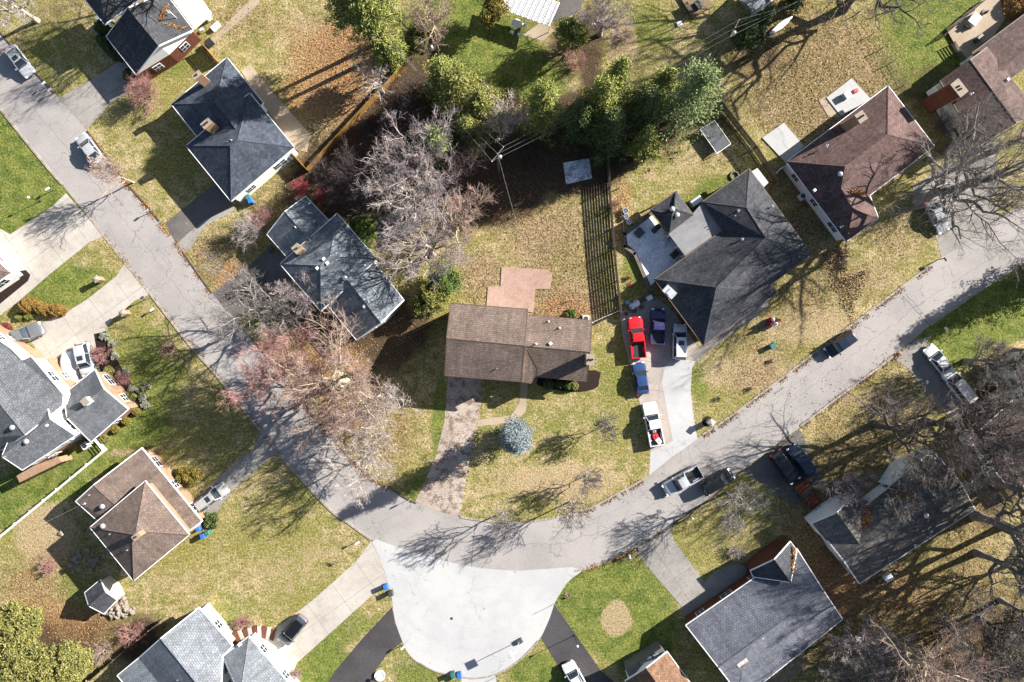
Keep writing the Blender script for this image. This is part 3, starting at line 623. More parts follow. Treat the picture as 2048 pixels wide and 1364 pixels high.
q = P(1488, 1330, 4.2); mm = MB(); mm.box((q.x, q.y, 4.1), (1.2, .25, .6), .6); mm.build('window', M_glass, h)
mm = MB(); mm.prism([tuple(P(*p, 1).xy) for p in [(1607,1303),(1620,1326),(1560,1372),(1500,1410),(1480,1390)]], 0, 1.0); mm.build('deck', simple('deck_wood', lin((180,160,132)), lin((150,130,106)), 2), h)
# H11 right lower
h = house('weathered_roof_house', 'weathered grey roofed house with leaves in its valleys beneath bare trees', 1790, 1040)
gable(h, (1650,1075,3), (1868,905,3), (1950.7,1018.4,3), (1718.4,1167.4,3), (1688,1122,5.4), (1918,960,5.4), S_old, M_white, ov=.35)
roof_block(h, [(1623.4,1046.6,3.1),(1673.8,1025,5.1),(1709,986.7,3.1),(1729,1012,3.2),(1722,1092,5.1),(1652,1082,3.2)], [(0,1,4,5),(1,2,3,4)], S_old, M_white, ov=.2, wins=False)
roof_block(h, [(1776,976,3.1),(1826,934,5.2),(1868.6,898.8,3.1),(1888,925,3.15),(1873,1001,5.6)], [(0,1,4),(1,2,3,4)], S_old, M_white, ov=.2, wins=False)
for x, y, z, kd in ((1852,1031,5,'turbine'),(1833,1092,3.6,'pipe')): vent(h, x, y, z, kd)
# H13 bottom orange
h = house('orange_roof_house', 'orange brown gabled house with glazed lean-to at the bottom edge', 1320, 1350)
gable(h, (1250,1362,3), (1334,1303,3), (1400,1395,3), (1310,1440,3), (1292,1333,3.6), (1355,1430,3.6), S_orng, M_white, wins=False) if False else roof_block(h, [(1250,1362,3),(1292,1336,5),(1334,1303,3),(1410,1405,3),(1365,1440,5),(1320,1460,3)], [(0,1,4,5),(1,2,3,4)], S_orng, M_white)
mm = MB(); pz = [P(1252,1340,2.5), P(1323,1296,2.5), P(1330,1306,2.9), P(1258,1354,2.9)]
mm.face(pz); mm.prism([tuple(p.xy) for p in pz], 0, 2.45); mm.build('lean_to', simple('lean_to_roof', lin((150,146,142)), None, 1), h)
for fq in (.45, .62, .8):
    a_ = pz[0].lerp(pz[1], fq); b_ = pz[3].lerp(pz[2], fq); c_ = (a_ + b_) / 2; mm = MB(); mm.box((c_.x, c_.y, 2.78), (.75, .55, .1), .57, rx=.0); mm.build('skylight', grime('sky_glass', (.15,.2,.25), .1, .6), h)
# small partial buildings
h = house('brown_roof_house', 'brown roof corner of a white house at the left edge', -20, 540)
roof_block(h, [(-60,470,3.2),(22,546,3.2),(-40,590,3.2),(-110,520,3.2),(-60,530,4.5)], [(0,1,4),(1,2,4),(2,3,4),(3,0,4)], S_tan, M_white)
h = house('garage', 'small pale outbuilding with light grey roof at the top edge', 1520, 0, 'outbuilding')
roof_block(h, [(1481,0,2.8),(1506,28,2.8),(1575,-22,2.8),(1545,-60,2.8),(1495,10,3.4),(1560,-40,3.4)], [(0,1,4),(1,2,5,4),(2,3,5),(3,0,4,5)], S_lgrey, M_beige)
h = house('brown_cottage', 'brown roofed building with skylight half hidden by trees at right edge', 2050, 740)
roof_block(h, [(2018,738,3),(2060,695,3),(2110,750,3),(2060,800,3),(2062,745,4.6)], [(0,1,4),(1,2,4),(2,3,4),(3,0,4)], S_mar, M_white)
q = P(2042, 752, 4.4); mm = MB(); mm.box((q.x, q.y, 4.2), (1.2, 1.8, .4), .5, mi=0); mm.box((q.x, q.y, 4.4), (.9, 1.5, .05), .5, mi=1); mm.build('skylight', [M_trim, M_glass], h)
h = house('low_brown_house', 'low brown roofed house buried under bare tree crowns at right', 2020, 880)
gable(h, (1938,880,3), (2060,770,3), (2150,860,3), (2030,990,3), (1984,935,4.3), (2105,812,4.3), S_brown, M_white)
def fence(name, label, pts, hgt, mat, style='board', ph=.15, group=None):
    W = [P(*p) for p in pts]; t = thing(name, label, 'fence', W[0]); 
    if group: t['group'] = group
    pm = MB(); rm_ = MB()
    for a_, b_ in zip(W[:-1], W[1:]):
        d = b_ - a_; L = d.length; rz = math.atan2(d.y, d.x); u = d.normalized()
        n = max(1, round(L / 2.4))
        for i in range(n + 1):
            p = a_ + d * (i / n); o = MB(); o.box((p.x, p.y, hgt / 2 + .03), (.11, .11, hgt + .06), rz); o.build('post', mat, t)
        c_ = (a_ + b_) / 2
        if style == 'board':
            nb = int(L / .16)
            for i in range(nb):
                p = a_ + d * ((i + .5) / nb); sd = Vector((-u.y, u.x, 0)) * .035
                rm_.box((p.x + sd.x, p.y + sd.y, hgt / 2 + random.uniform(-.02, .02)), (.145, .02, hgt - .1), rz)
            for z_ in (.3, hgt - .3): rm_.box((c_.x, c_.y, z_), (L, .04, .09), rz)
        elif style == 'slat':
            nb = int(hgt / .21)
            for i in range(nb): 
                sd = Vector((-u.y, u.x, 0)) * .05
                rm_.box((c_.x + sd.x, c_.y + sd.y, .14 + i * hgt / nb), (L, .025, .165 if hgt > 1.9 else .115), rz)
        else:
            for z_ in (.1, hgt * .5, hgt - .04): rm_.tube((a_.x, a_.y, z_), (b_.x, b_.y, z_), .012, None, 5)
            nb = int(L / .5)
            for i in range(nb): p = a_ + d * ((i + .5) / nb); rm_.tube((p.x, p.y, 0), (p.x, p.y, hgt), .008, None, 4, cap=False)
    rm_.build('fence_panel', mat, t); return t
M_cedar = simple('cedar', lin((206, 160, 92)), lin((176, 126, 66)), 3); M_grw = simple('grey_wood', lin((150, 140, 130)), lin((118, 106, 96)), 3)
fence('wood_fence', 'yellow cedar fence around the leaf covered back yard', [(776,101),(808,140),(764,186),(712,242),(619,343),(583,304)], 1.9, M_cedar)
fence('wood_fence', 'short yellow cedar fence joining two houses near the patio', [(413,96),(440,128)], 1.8, M_cedar)
fence('slat_fence', 'long horizontal slat fence casting a striped shadow beside the yard', [(1212,288),(1216,380),(1225,500),(1238,625)], 2.1, M_grw, 'slat')
fence('wood_fence', 'grey wooden fence corner by the fallen branches', [(1212,288),(1240,275),(1272,252)], 1.9, M_grw)
fence('wire_fence', 'thin wire fence along the garden strip beside the slat fence', [(1232,335),(1240,420),(1246,475)], 1.2, M_trimb, 'wire')
fence('wood_fence', 'weathered board fence running past the trampoline', [(1432,207),(1475,262),(1505,300),(1548,366),(1540,378)], 1.9, M_grw)
fence('gate_fence', 'white rail gate between brown house and driveway', [(1183,646),(1212,633),(1238,622)], 1.5, M_trim, 'slat')
fence('vinyl_fence', 'white vinyl fence with gate beside the two storey house', [(187,886),(198,879),(214,899),(150,952),(70,1018),(-20,1092)], 1.2, grime('vinyl', (.75,.75,.73), .4), 'slat')
fence('low_fence', 'pale board fence under the bare trees at right', [(1935,893),(1960,930),(1985,965),(2010,1000)], 1.6, simple('pale_wood', lin((190,178,160)), None, 3))
fence('wood_fence', 'dark board fence behind the pale roofed house', [(330,1235),(262,1290),(190,1352),(160,1380)], 1.5, M_grw)
fence('rail_fence', 'fence stub joining the brown house to the evergreens', [(893,632),(860,648),(822,668)], 1.7, M_grw)
fence('wood_fence', 'short fence across the gap beside the small shed roof', [(1545,352),(1560,338),(1575,330)], 1.6, M_trim)
fence('wire_fence', 'thin wire fence between leafy yard and green lawn', [(1712,30),(1740,72),(1775,130),(1800,175)], 1.1, M_trimb, 'wire')
fence('retaining_edge', 'dark timber rail along the bed behind the driveway bins', [(1240,622),(1300,586),(1308,600)], .6, M_grw, 'slat')
# raised deck wooden railing by brown house
fence('deck_railing', 'dark railing round the cluttered terrace at top right', [(1880,78),(1968,2)], 1.1, M_grw, 'slat')
fence('deck_railing', 'short dark railing at the terrace steps', [(1900,90),(1925,128)], 1.1, M_grw, 'slat')
# shed
h = thing('garden_shed', 'small grey gabled shed beside the rock pile', 'shed', P(203,1193))
gable(h, (201,1159,2.2), (169,1185.5,2.2), (207.5,1228,2.2), (234,1200,2.2), (210,1183,3.5), (177,1212,3.5), S_char, M_beige, ov=.15, wins=False)
mm = MB(); mm.prism([tuple(P(*p, .2).xy) for p in [(218,1170),(228,1166),(248,1188),(236,1200),(226,1196)]], 0, .2); mm.build('ramp', M_conc, h)
panel_door(h, 214, 1177, 225, 1190, .1, 1.9, name='door')
h = thing('small_shed', 'small flat grey lean-to shed behind the charcoal house', 'shed', P(1522,352))
mm = MB(); mm.prism([tuple(P(*p, 2.3).xy) for p in [(1503,343),(1515,336),(1537,365),(1528,374)]], 2.2, 2.3); mm.build('roof', M_metal, h)
mm = MB(); mm.prism([tuple(P(*p, 2.3).xy) for p in [(1505,344),(1514,339),(1535,365),(1528,371)]], 0, 2.2); mm.build('wall', M_beige, h, uv=True)
# metal patio roof at the top
h = thing('patio_canopy', 'ribbed white metal patio canopy at the top edge', 'canopy', P(1060,10))
q = [P(1001,18,2.5), P(1097,52,2.5), P(1118,5,3.0), P(1024,-30,3.0)]; mm = MB(); m2 = MB()
mm.face(q); mm.face([p - Vector((0,0,.04)) for p in reversed(q)])
mm.build('roof', grime('ribbed_metal', (.16,.17,.18), .5, .4, .0), h)
for i in range(37):
    t_ = i / 36; a_ = q[0].lerp(q[1], t_); b_ = q[3].lerp(q[2], t_); m2.tube(a_ + Vector((0,0,.03)), b_ + Vector((0,0,.03)), .045 if i % 4 else .12, None, 4)
m2.build('rib', grime('rib_metal', (.8,.8,.8), .4), h)
mm = MB(); [mm.tube((p.x, p.y, 0), (p.x, p.y, 2.4), .06) for p in (q[0].lerp(q[3], .1), q[1].lerp(q[2], .1), q[0].lerp(q[1], .5))]; mm.build('post', M_metal, h)

# ---------------------------------------------------------------- vehicles
M_tyre = simple('tyre_rubber', (.02, .02, .022), (.03, .03, .03), 5); M_rim = grime('alloy', (.5, .5, .52), .3, .5, .8)
M_lamp = grime('lamp_glass', (.75, .76, .78), .1, .6); M_tail = grime('tail_lamp', (.35, .01, .01), .2, .5)
M_plast = grime('black_plastic', (.025, .025, .028), .5, .3)
def paint(name, c, rough=.28): return grime(name, c, rough, .4, .0, .25)
def loft(m, secs, mi=0, close=True):
    n = len(secs[0]); i = len(m.v)
    for s_ in secs: m.v += [tuple(p) for p in s_]
    for a in range(len(secs) - 1):
        for b in range(n - 1):
            q = i + a * n + b; m.f.append([q, q + 1, q + n + 1, q + n]); m.m.append(mi)
    if close:
        m.f.append([i + b for b in range(n)][::-1]); m.f.append([i + (len(secs) - 1) * n + b for b in range(n)]); m.m += [mi, mi]
SPEC = {  # L, W, H, hood z, windscreen base, roof front, roof rear, rear glass base (fractions of L from the centre, front +)
 'sedan': (4.7, 1.82, 1.45, .93, .22, .07, -.22, -.36), 'suv': (4.75, 1.9, 1.74, 1.05, .24, .12, -.40, -.47),
 'pickup': (5.8, 2.0, 1.88, 1.12, .20, .10, -.08, -.115), 'van': (5.1, 1.98, 1.8, 1.05, .33, .20, -.44, -.485), 'sport': (4.55, 1.78, 1.38, .88, .2, .03, -.2, -.38)}
def vehicle(kind, name, label, cat, x, y, hd, pm, L=None, sunroof=False, rails=False, cover=None, roofm=None, load=None):
    L0, W, Hh, hz, a1, a2, a3, a4 = SPEC[kind]; L = L or L0; w = W / 2
    t = thing(name, label, cat, (0, 0, 0), local=True)
    p = P(x, y, .9); t.location = (p.x, p.y, .016); t.rotation_euler = (0, 0, math.atan2(-hd[1], hd[0]))
    pk = kind == 'pickup'; rear = a4 if pk else -.5
    def zt(f):
        if f > a1: return hz - .26 * max(0, (f - a1) / (.5 - a1)) ** 2
        return hz + .02 if (pk or kind in ('suv', 'van')) else hz + .04 - .1 * max(0, (-f - .3) / .2) ** 2
    secs = []
    fr = sorted({.5, .49, .46, .42, .34, a1 + .02, a1, .1, 0, -.1, -.25, -.36, -.42, -.46, -.49, -.5}) if not pk else sorted({.5, .49, .46, .42, .34, a1 + .02, a1, .1, 0, rear})
    for f in fr:
        e = max(0., (abs(f) - .40) / .10) if (f > 0 or not pk) else 0.
        ww = w * (1 - .30 * e ** 2.6); z_ = zt(f) - .16 * e ** 3; zb = .28 + .1 * e ** 2
        secs.append([(f * L, s_ * q * ww, zz) for s_, q, zz in ((-1, .93, zb), (-1, 1, .5), (-1, .995, z_ - .18), (-1, .93, z_ - .03), (-1, .6, z_ + .02), (1, 0, z_ + .04), (1, .6, z_ + .02), (1, .93, z_ - .03), (1, .995, z_ - .18), (1, 1, .5), (1, .93, zb))])
    m = MB(); loft(m, secs); 
    m.box((.46 * L, 0, .42), (.12, W * .8, .16))
    body = m.build('body', pm, t, smooth=False)
    # cabin glass
    zb = zt(a2) + .0; m = MB(); zr = Hh - .05; s2 = []
    for f, z_, ws in ((a1, zb, .86), ((a1 + a2) / 2, (zb + zr) / 2 + .04, .83), (a2, zr, .72), ((a2 + a3) / 2, zr + .03, .735), (a3, zr, .71), ((a3 + a4) / 2, (zb + zr) / 2 + .03, .8), (a4, zb, .84)):
        s2.append([(f * L, -w * .91 if abs(f - a1) > .001 and abs(f - a4) > .001 else -w * .88, zb - .03), (f * L, -w * ws, z_), (f * L, 0, z_ + .02), (f * L, w * ws, z_), (f * L, w * .91 if abs(f - a1) > .001 and abs(f - a4) > .001 else w * .88, zb - .03)])
    loft(m, s2); m.build('window', M_glass, t)
    rp = MB(); rs = []
    for f, ws, dz in ((a2 + .012, .60, -.02), (a2, .70, .0), ((a2 + a3) / 2, .745, .035), (a3, .70, .0), (a3 - .015, .6, -.03)):
        rs.append([(f * L, -w * ws, zr + .02 + dz - .03), (f * L, -w * (ws - .05), zr + .045 + dz), (f * L, 0, zr + .07 + dz), (f * L, w * (ws - .05), zr + .045 + dz), (f * L, w * ws, zr + .02 + dz - .03)])
    loft(rp, rs)
    for s_ in (-1, 1):
        rp.tube((a1 * L, s_ * w * .87, zb), (a2 * L, s_ * w * .71, zr + .02), .045, .04, 6); rp.tube((a4 * L, s_ * w * .85, zb), (a3 * L, s_ * w * .7, zr + .02), .07, .05, 6)
        if not pk or kind == 'pickup':
            xm = (a2 + a3) / 2 * L; rp.tube((xm, s_ * w * .915, zb - .03), (xm, s_ * w * .735, zr + .04), .04, None, 5)
    roof = rp.build('roof', roofm or pm, t)
    if sunroof:
        m = MB(); m.box(((a2 * .72 + a3 * .28) * L, 0, zr + .105), (.62, W * .4, .03)); m.build('sunroof', M_glass, t)
    if rails:
        for s_ in (-1, 1):
            m = MB(); m.tube((a2 * L, s_ * w * .66, zr + .1), (a3 * L, s_ * w * .66, zr + .1), .03, None, 6); m.build('roof_rail', M_plast, t)
    wx = (L * .31, -L * .30)
    for f in wx:
        for s_ in (-1, 1):
            m = MB(); m.tube((f, s_ * (w - .2), .34), (f, s_ * (w + .02), .34), .34, None, 18); o = m.build('wheel', M_tyre, t)
            m = MB(); m.tube((f, s_ * (w - .05), .34), (f, s_ * (w + .03), .34), .21, None, 12); m.build('rim', M_rim, o)
    for s_ in (-1, 1):
        m = MB(); m.box((L * .475, s_ * w * .68, hz - .33), (.3, .34, .14), -s_ * .35); m.build('headlight', M_lamp, t)
        m = MB(); m.box((-L * .489, s_ * w * .78, hz - .2), (.16, .24, .22), s_ * .25); m.build('taillight', M_tail, t)
        m = MB(); m.box((a1 * L - .12, s_ * (w + .1), zb + .02), (.14, .24, .15), 0); m.build('mirror', pm, t)
    m = MB(); m.box((a1 * L + .08, 0, zt(a1) + .035), (.14, W * .78, .03)); m.build('wiper', M_plast, t)
    if pk:
        m = MB(); x0, x1 = a4 * L, -.5 * L; xc = (x0 + x1) / 2; bl = x0 - x1; hb = hz + .06
        m.box((xc, 0, .62), (bl, W * .9, .12)); 
        for s_ in (-1, 1): m.box((xc, s_ * (w - .06), .38 + (hb - .38) / 2), (bl, .14, hb - .38)); m.box((-L * .3, s_ * (w - .22), .8), (.95, .22, .26))
        m.box((x1 + .06, 0, .4 + (hb - .4) / 2), (.1, W * .93, hb - .4)); m.box((x0 - .03, 0, .4 + (hb - .4) / 2), (.07, W * .9, hb - .4))
        bed = m.build('bed', pm, t)
        m = MB(); m.box((xc, 0, .7), (bl - .2, W * .8, .04)); m.build('bed_liner', M_plast, bed)
        if cover: m = MB(); m.box((xc, 0, hb + .04), (bl - .05, W * .88, .07)); m.build('bed_cover', cover, t)
    return t
G_par = 'vehicles parked around the neighbourhood'
silver = paint('silver_paint', (.3, .31, .33)); white = paint('white_paint', (.55, .55, .55)); black = paint('black_paint', (.006, .007, .009)); dgrey = paint('graphite_paint', (.1, .105, .115))
redp = paint('red_paint', (.5, .01, .015)); blue = paint('blue_paint', (.02, .045, .13)); purp = paint('purple_paint', (.035, .03, .1)); lsil = paint('pale_silver_paint', (.33, .35, .38)); navy = paint('navy_paint', (.008, .014, .03)); chmp = paint('champagne_paint', (.3, .29, .28))
vehicle('sedan', 'parked_sedan', 'silver sedan with sunroof parked on the street at the far left top', 'car', 37, 120, (.6, .8), silver, 4.8, sunroof=True)
vehicle('sedan', 'parked_sedan', 'silver sedan parked at the kerb near the dark hip roofed house', 'car', 178, 297, (-.6, -.8), silver, 4.6)
vehicle('pickup', 'pickup_truck', 'dark grey pickup truck on the pale driveway at the left edge', 'pickup truck', 41, 672, (.92, -.39), dgrey, 6.2)
vehicle('sedan', 'parked_car', 'silver car cut off by the left edge below the grey pickup', 'car', -16, 706, (.5, -.85), silver)
vehicle('suv', 'parked_suv', 'silver car with sunroof beside the covered car', 'car', 168, 718, (.22, .97), lsil, 4.5, sunroof=True)
vehicle('suv', 'parked_suv', 'champagne silver suv on the drive of the tan roofed house', 'suv', 422, 995, (.8, -.6), chmp, 5.0, sunroof=True, rails=True)
vehicle('suv', 'parked_suv', 'graphite hatchback on the pale driveway above the cul-de-sac', 'car', 585, 1261, (-.64, .77), dgrey, 4.6, roofm=black)
vehicle('pickup', 'pickup_truck', 'bright red pickup truck with open bed in the driveway', 'pickup truck', 1274, 675, (-.09, -.995), redp, 5.7)
vehicle('pickup', 'pickup_truck', 'dark purple pickup truck parked between red truck and white suv', 'pickup truck', 1315.5, 653, (0.02, -1), purp, 4.9)
vehicle('suv', 'parked_suv', 'white suv with dark roof glass nearest the charcoal roofed house', 'suv', 1360, 684, (.02, -1), white, 4.9, sunroof=True)
vehicle('sedan', 'parked_sedan', 'blue sedan parked behind the red pickup truck', 'car', 1282, 757, (-.14, -.99), blue, 4.4)
vehicle('pickup', 'pickup_truck', 'white pickup truck with things in its bed by the road', 'pickup truck', 1306.5, 848, (-.19, -.98), white, 6.0)
vehicle('pickup', 'pickup_truck', 'pale silver blue pickup truck driving along the street', 'pickup truck', 1365, 962, (-.87, .49), lsil, 5.6)
vehicle('suv', 'parked_suv', 'black suv at the street edge beside a small bare tree', 'suv', 1435, 964, (.86, -.51), black, 4.8, rails=True)
vehicle('suv', 'moving_suv', 'black suv alone on the street at right of centre', 'suv', 1682, 688, (-.82, .57), navy, 4.5, rails=True)
vehicle('suv', 'parked_suv', 'black suv with red tail lamps, left one of two side by side', 'suv', 1571, 934, (.6, .8), black, 4.9)
vehicle('suv', 'parked_suv', 'dark blue suv, right one of two side by side', 'suv', 1604, 921, (-.6, -.8), navy, 4.8)
vehicle('sedan', 'parked_sedan', 'white sedan parked first at the street end of the right driveway', 'car', 1879, 721, (-.62, -.78), white, 4.7)
vehicle('van', 'parked_van', 'white van parked behind the white sedan under branches', 'van', 1919, 774, (-.62, -.78), white, 5.2)
vehicle('suv', 'parked_suv', 'white suv on the dark driveway at the bottom edge', 'suv', 1152, 1358, (-.5, -.87), white, 4.9, rails=True)
vehicle('sedan', 'parked_sedan', 'silver sedan half hidden under the big tree at right', 'car', 1877, 433, (.42, .9), silver, 4.5)
# car under a cover
def deform_cover():
    t = thing('covered_car', 'car under a white fabric cover beside the silver car', 'covered car', (0, 0, 0), local=True)
    p = P(134, 735, .9); t.location = (p.x, p.y, .02); t.rotation_euler = (0, 0, math.radians(-84)); m = MB(); secs = []
    for i in range(25):
        f = -1 + i / 12; x = f * 2.15; e = max(0, (abs(f) - .72) / .28); wd = 1.0 * (1 - .3 * e ** 2)
        zc = (.95 + .48 * max(0, 1 - ((f + .12) / .55) ** 4)) * (1 - .35 * e ** 2); r = []
        for j in range(17):
            a = math.pi * j / 16; cy = math.cos(a); sy = abs(math.sin(a)) ** .45
            r.append((x + .02 * math.sin(j * 2.3), -wd * cy * (1.03 - .22 * sy) + .03 * math.sin(i * 1.9 + j), .06 + zc * sy + .02 * math.sin(i * 2.1) * sy))
        secs.append(r)
    loft(m, secs); m.build('cover', simple('cover_cloth', (.74, .74, .73), (.66, .66, .66), 2), t, smooth=True)
    for f in (1.35, -1.35):
        for s_ in (-1, 1): m = MB(); m.tube((f, s_ * .72, .33), (f, s_ * .9, .33), .32, None, 14); m.build('wheel', M_tyre, t)
deform_cover()
# load in the white pickup bed
for dx, dy, sz_, mt, lb, nm in ((-.2, .25, (.8, .7, .5), grime('red_cloth', (.5, .02, .03), .7), 'red bundle lying in the bed of the white pickup', 'bundle'), (.25, -.4, (.7, 1.0, .35), grime('white_sheet', (.75, .75, .75), .7), 'white folded sheet lying in the bed of the white pickup', 'sheet'), (-.35, .9, (.5, .45, .4), grime('grey_tote', (.3, .3, .32), .5), 'grey box against the cab in the white pickup bed', 'box')):
    p = P(1314, 876, 1); m = MB(); m.box((p.x + dx, p.y + dy, .74 + sz_[2] / 2), sz_, .4 + dx, top=.8); m.box((p.x + dx + .1, p.y + dy, .76 + sz_[2]), (sz_[0] * .5, sz_[1] * .5, .12), .9 - dx, top=.6)
    tag(m.build(nm, mt), lb, 'cargo')
# utility trailer
t = thing('utility_trailer', 'flatbed trailer loaded with rusty red boards beside the dark suvs', 'trailer', (0, 0, 0), local=True)
p = P(1615, 988, .8); t.location = (p.x, p.y, 0); t.rotation_euler = (0, 0, math.atan2(-.8, .62))
m = MB(); m.box((0, 0, .6), (3.9, 1.9, .1)); m.build('deck', simple('deck_ply', lin((120, 90, 76)), None, 3), t)
for s_ in (-1, 1):
    m = MB(); m.box((0, s_ * .97, 1.0), (3.9, .06, .08)); [m.box((q, s_ * .97, .8), (.06, .06, .5)) for q in (-1.9, -.65, .65, 1.9)]; m.build('rail', M_trimb, t)
    m = MB(); m.tube((-.2, s_ * .8, .33), (-.2, s_ * 1.05, .33), .33, None, 14); m.build('wheel', M_tyre, t)
m = MB(); m.tube((1.95, .5, .5), (3.1, 0, .5), .05); m.tube((1.95, -.5, .5), (3.1, 0, .5), .05); m.build('tongue', M_plast, t)
Mld = simple('rusty_board', lin((190, 110, 84)), lin((120, 60, 50)), 2); Mlb = simple('grey_board', lin((120, 130, 140)), lin((90, 96, 104)), 2)
p0 = P(1615, 988, .9); an = math.atan2(-.8, .62)
for i in range(7):
    f = -1.5 + i * .5; m = MB(); m.box((p0.x + f * math.cos(an), p0.y + f * math.sin(an), .76 + .05 * (i % 3)), (.44, 1.6 - .1 * (i % 2), .2 + .1 * (i % 3)), an + .05 * (i % 3 - 1))
    tag(m.build('board_stack', Mlb if i == 3 else Mld), 'stack of grey boards in the middle of the trailer load' if i == 3 else 'rusty red board stack lying across the trailer', 'boards', 'boards on the trailer' if i != 3 else None)
# ---------------------------------------------------------------- trees
def polymesh(groups, base):        # groups of (pts[N,K,3], rad[N,K], sides)
    VV = []; FF = []; off = 0
    for pts, rad, ns in groups:
        N, K, _ = pts.shape; T = np.gradient(pts, axis=1); T /= np.linalg.norm(T, axis=2, keepdims=True) + 1e-9
        ref = np.where(np.abs(T[..., 2:3]) > .9, np.array([1., 0, 0]), np.array([0, 0, 1.])); U = np.cross(T, ref); U /= np.linalg.norm(U, axis=2, keepdims=True) + 1e-9
        W_ = np.cross(T, U); a = np.arange(ns) * 2 * np.pi / ns
        R = pts[:, :, None, :] + rad[:, :, None, None] * (U[:, :, None, :] * np.cos(a)[None, None, :, None] + W_[:, :, None, :] * np.sin(a)[None, None, :, None])
        VV.append(R.reshape(-1, 3)); id_ = np.arange(N * K * ns).reshape(N, K, ns) + off
        q = np.stack([id_[:, :-1, :], np.roll(id_, -1, 2)[:, :-1, :], np.roll(id_, -1, 2)[:, 1:, :], id_[:, 1:, :]], -1); FF.append(q.reshape(-1, 4)); off += N * K * ns
    return np.concatenate(VV), np.concatenate(FF)
def children(pts, rad, n, g, ang, lf, up, K, tmin=.25, jit=.12, rf=.62, curl=.15):
    N, KP, _ = pts.shape; t = tmin + (1 - tmin) * (np.arange(n)[None] + g.random((N, n))) / n; f = t * (KP - 1); i0 = np.minimum(f.astype(int), KP - 2); fr = (f - i0)[..., None]
    ar = np.arange(N)[:, None]; p = pts[ar, i0] * (1 - fr) + pts[ar, i0 + 1] * fr; d = pts[ar, i0 + 1] - pts[ar, i0]; d /= np.linalg.norm(d, axis=2, keepdims=True) + 1e-9
    r0 = (rad[ar, i0] * (1 - fr[..., 0]) + rad[ar, i0 + 1] * fr[..., 0]) * rf
    L = np.linalg.norm(np.diff(pts, axis=1), axis=2).sum(1)[:, None] * lf * (1.15 - .65 * t) * (.7 + .6 * g.random((N, n)))
    q = g.normal(size=(N, n, 3)); q -= (q * d).sum(2, keepdims=True) * d; q /= np.linalg.norm(q, axis=2, keepdims=True) + 1e-9
    A = (ang * (.7 + .6 * g.random((N, n))))[..., None]; D = d * np.cos(A) + q * np.sin(A); D[..., 2] += up; D /= np.linalg.norm(D, axis=2, keepdims=True)
    p = p.reshape(-1, 3); D = D.reshape(-1, 3); L = L.reshape(-1); r0 = r0.reshape(-1); s = np.linspace(0, 1, K)
    out = p[:, None] + D[:, None] * (L[:, None] * s)[..., None]; c = g.normal(size=(len(p), 3)) * curl; c[:, 2] += up * .4
    out += c[:, None] * (L[:, None] * s ** 2)[..., None]
    if K > 2: out[:, 1:] += g.normal(size=(len(p), K - 1, 3)) * (jit * L[:, None, None] / K)
    return out, r0[:, None] * (1 - .75 * s)[None]
def bark(name, c1, c2): return simple(name, c1, c2, .8, .9, .15, fine=.35)
BK = {'grey': (bark('grey_bark', lin((168, 160, 152), .66), lin((120, 112, 108), .66)), bark('grey_twig', lin((160, 154, 150), .6), lin((106, 102, 102), .6))),
      'white': (bark('white_bark', lin((226, 214, 200), .66), lin((170, 160, 150), .66)), bark('pale_twig', lin((216, 204, 196), .66), lin((160, 146, 142), .66))),
      'pink': (bark('brown_bark', lin((190, 172, 150), .66), lin((140, 120, 106), .66)), bark('pink_twig', lin((208, 158, 152), .62), lin((156, 112, 112), .62))),
      'tan': (bark('tan_bark', lin((216, 202, 172), .66), lin((150, 138, 112), .66)), bark('tan_twig', lin((206, 178, 166), .6), lin((152, 126, 120), .6))),
      'dark': (bark('dark_bark', lin((112, 104, 98), .66), lin((72, 66, 64), .66)), bark('dark_twig', lin((128, 118, 114), .66), lin((84, 76, 76), .66))),
      'purple': (bark('violet_bark', lin((190, 176, 164), .66), lin((140, 128, 124), .66)), bark('violet_twig', lin((190, 176, 178), .66), lin((128, 116, 120), .66))),
      'murk': (bark('murky_bark', lin((130, 116, 108), .5), lin((90, 80, 76), .5)), bark('murky_twig', lin((122, 106, 108), .5), lin((74, 64, 66), .5))),
      'red': (bark('maroon_bark', lin((120, 70, 66), .66), None), bark('red_twig', lin((190, 84, 92), .66), lin((120, 56, 64), .66)))}
nb = [0]
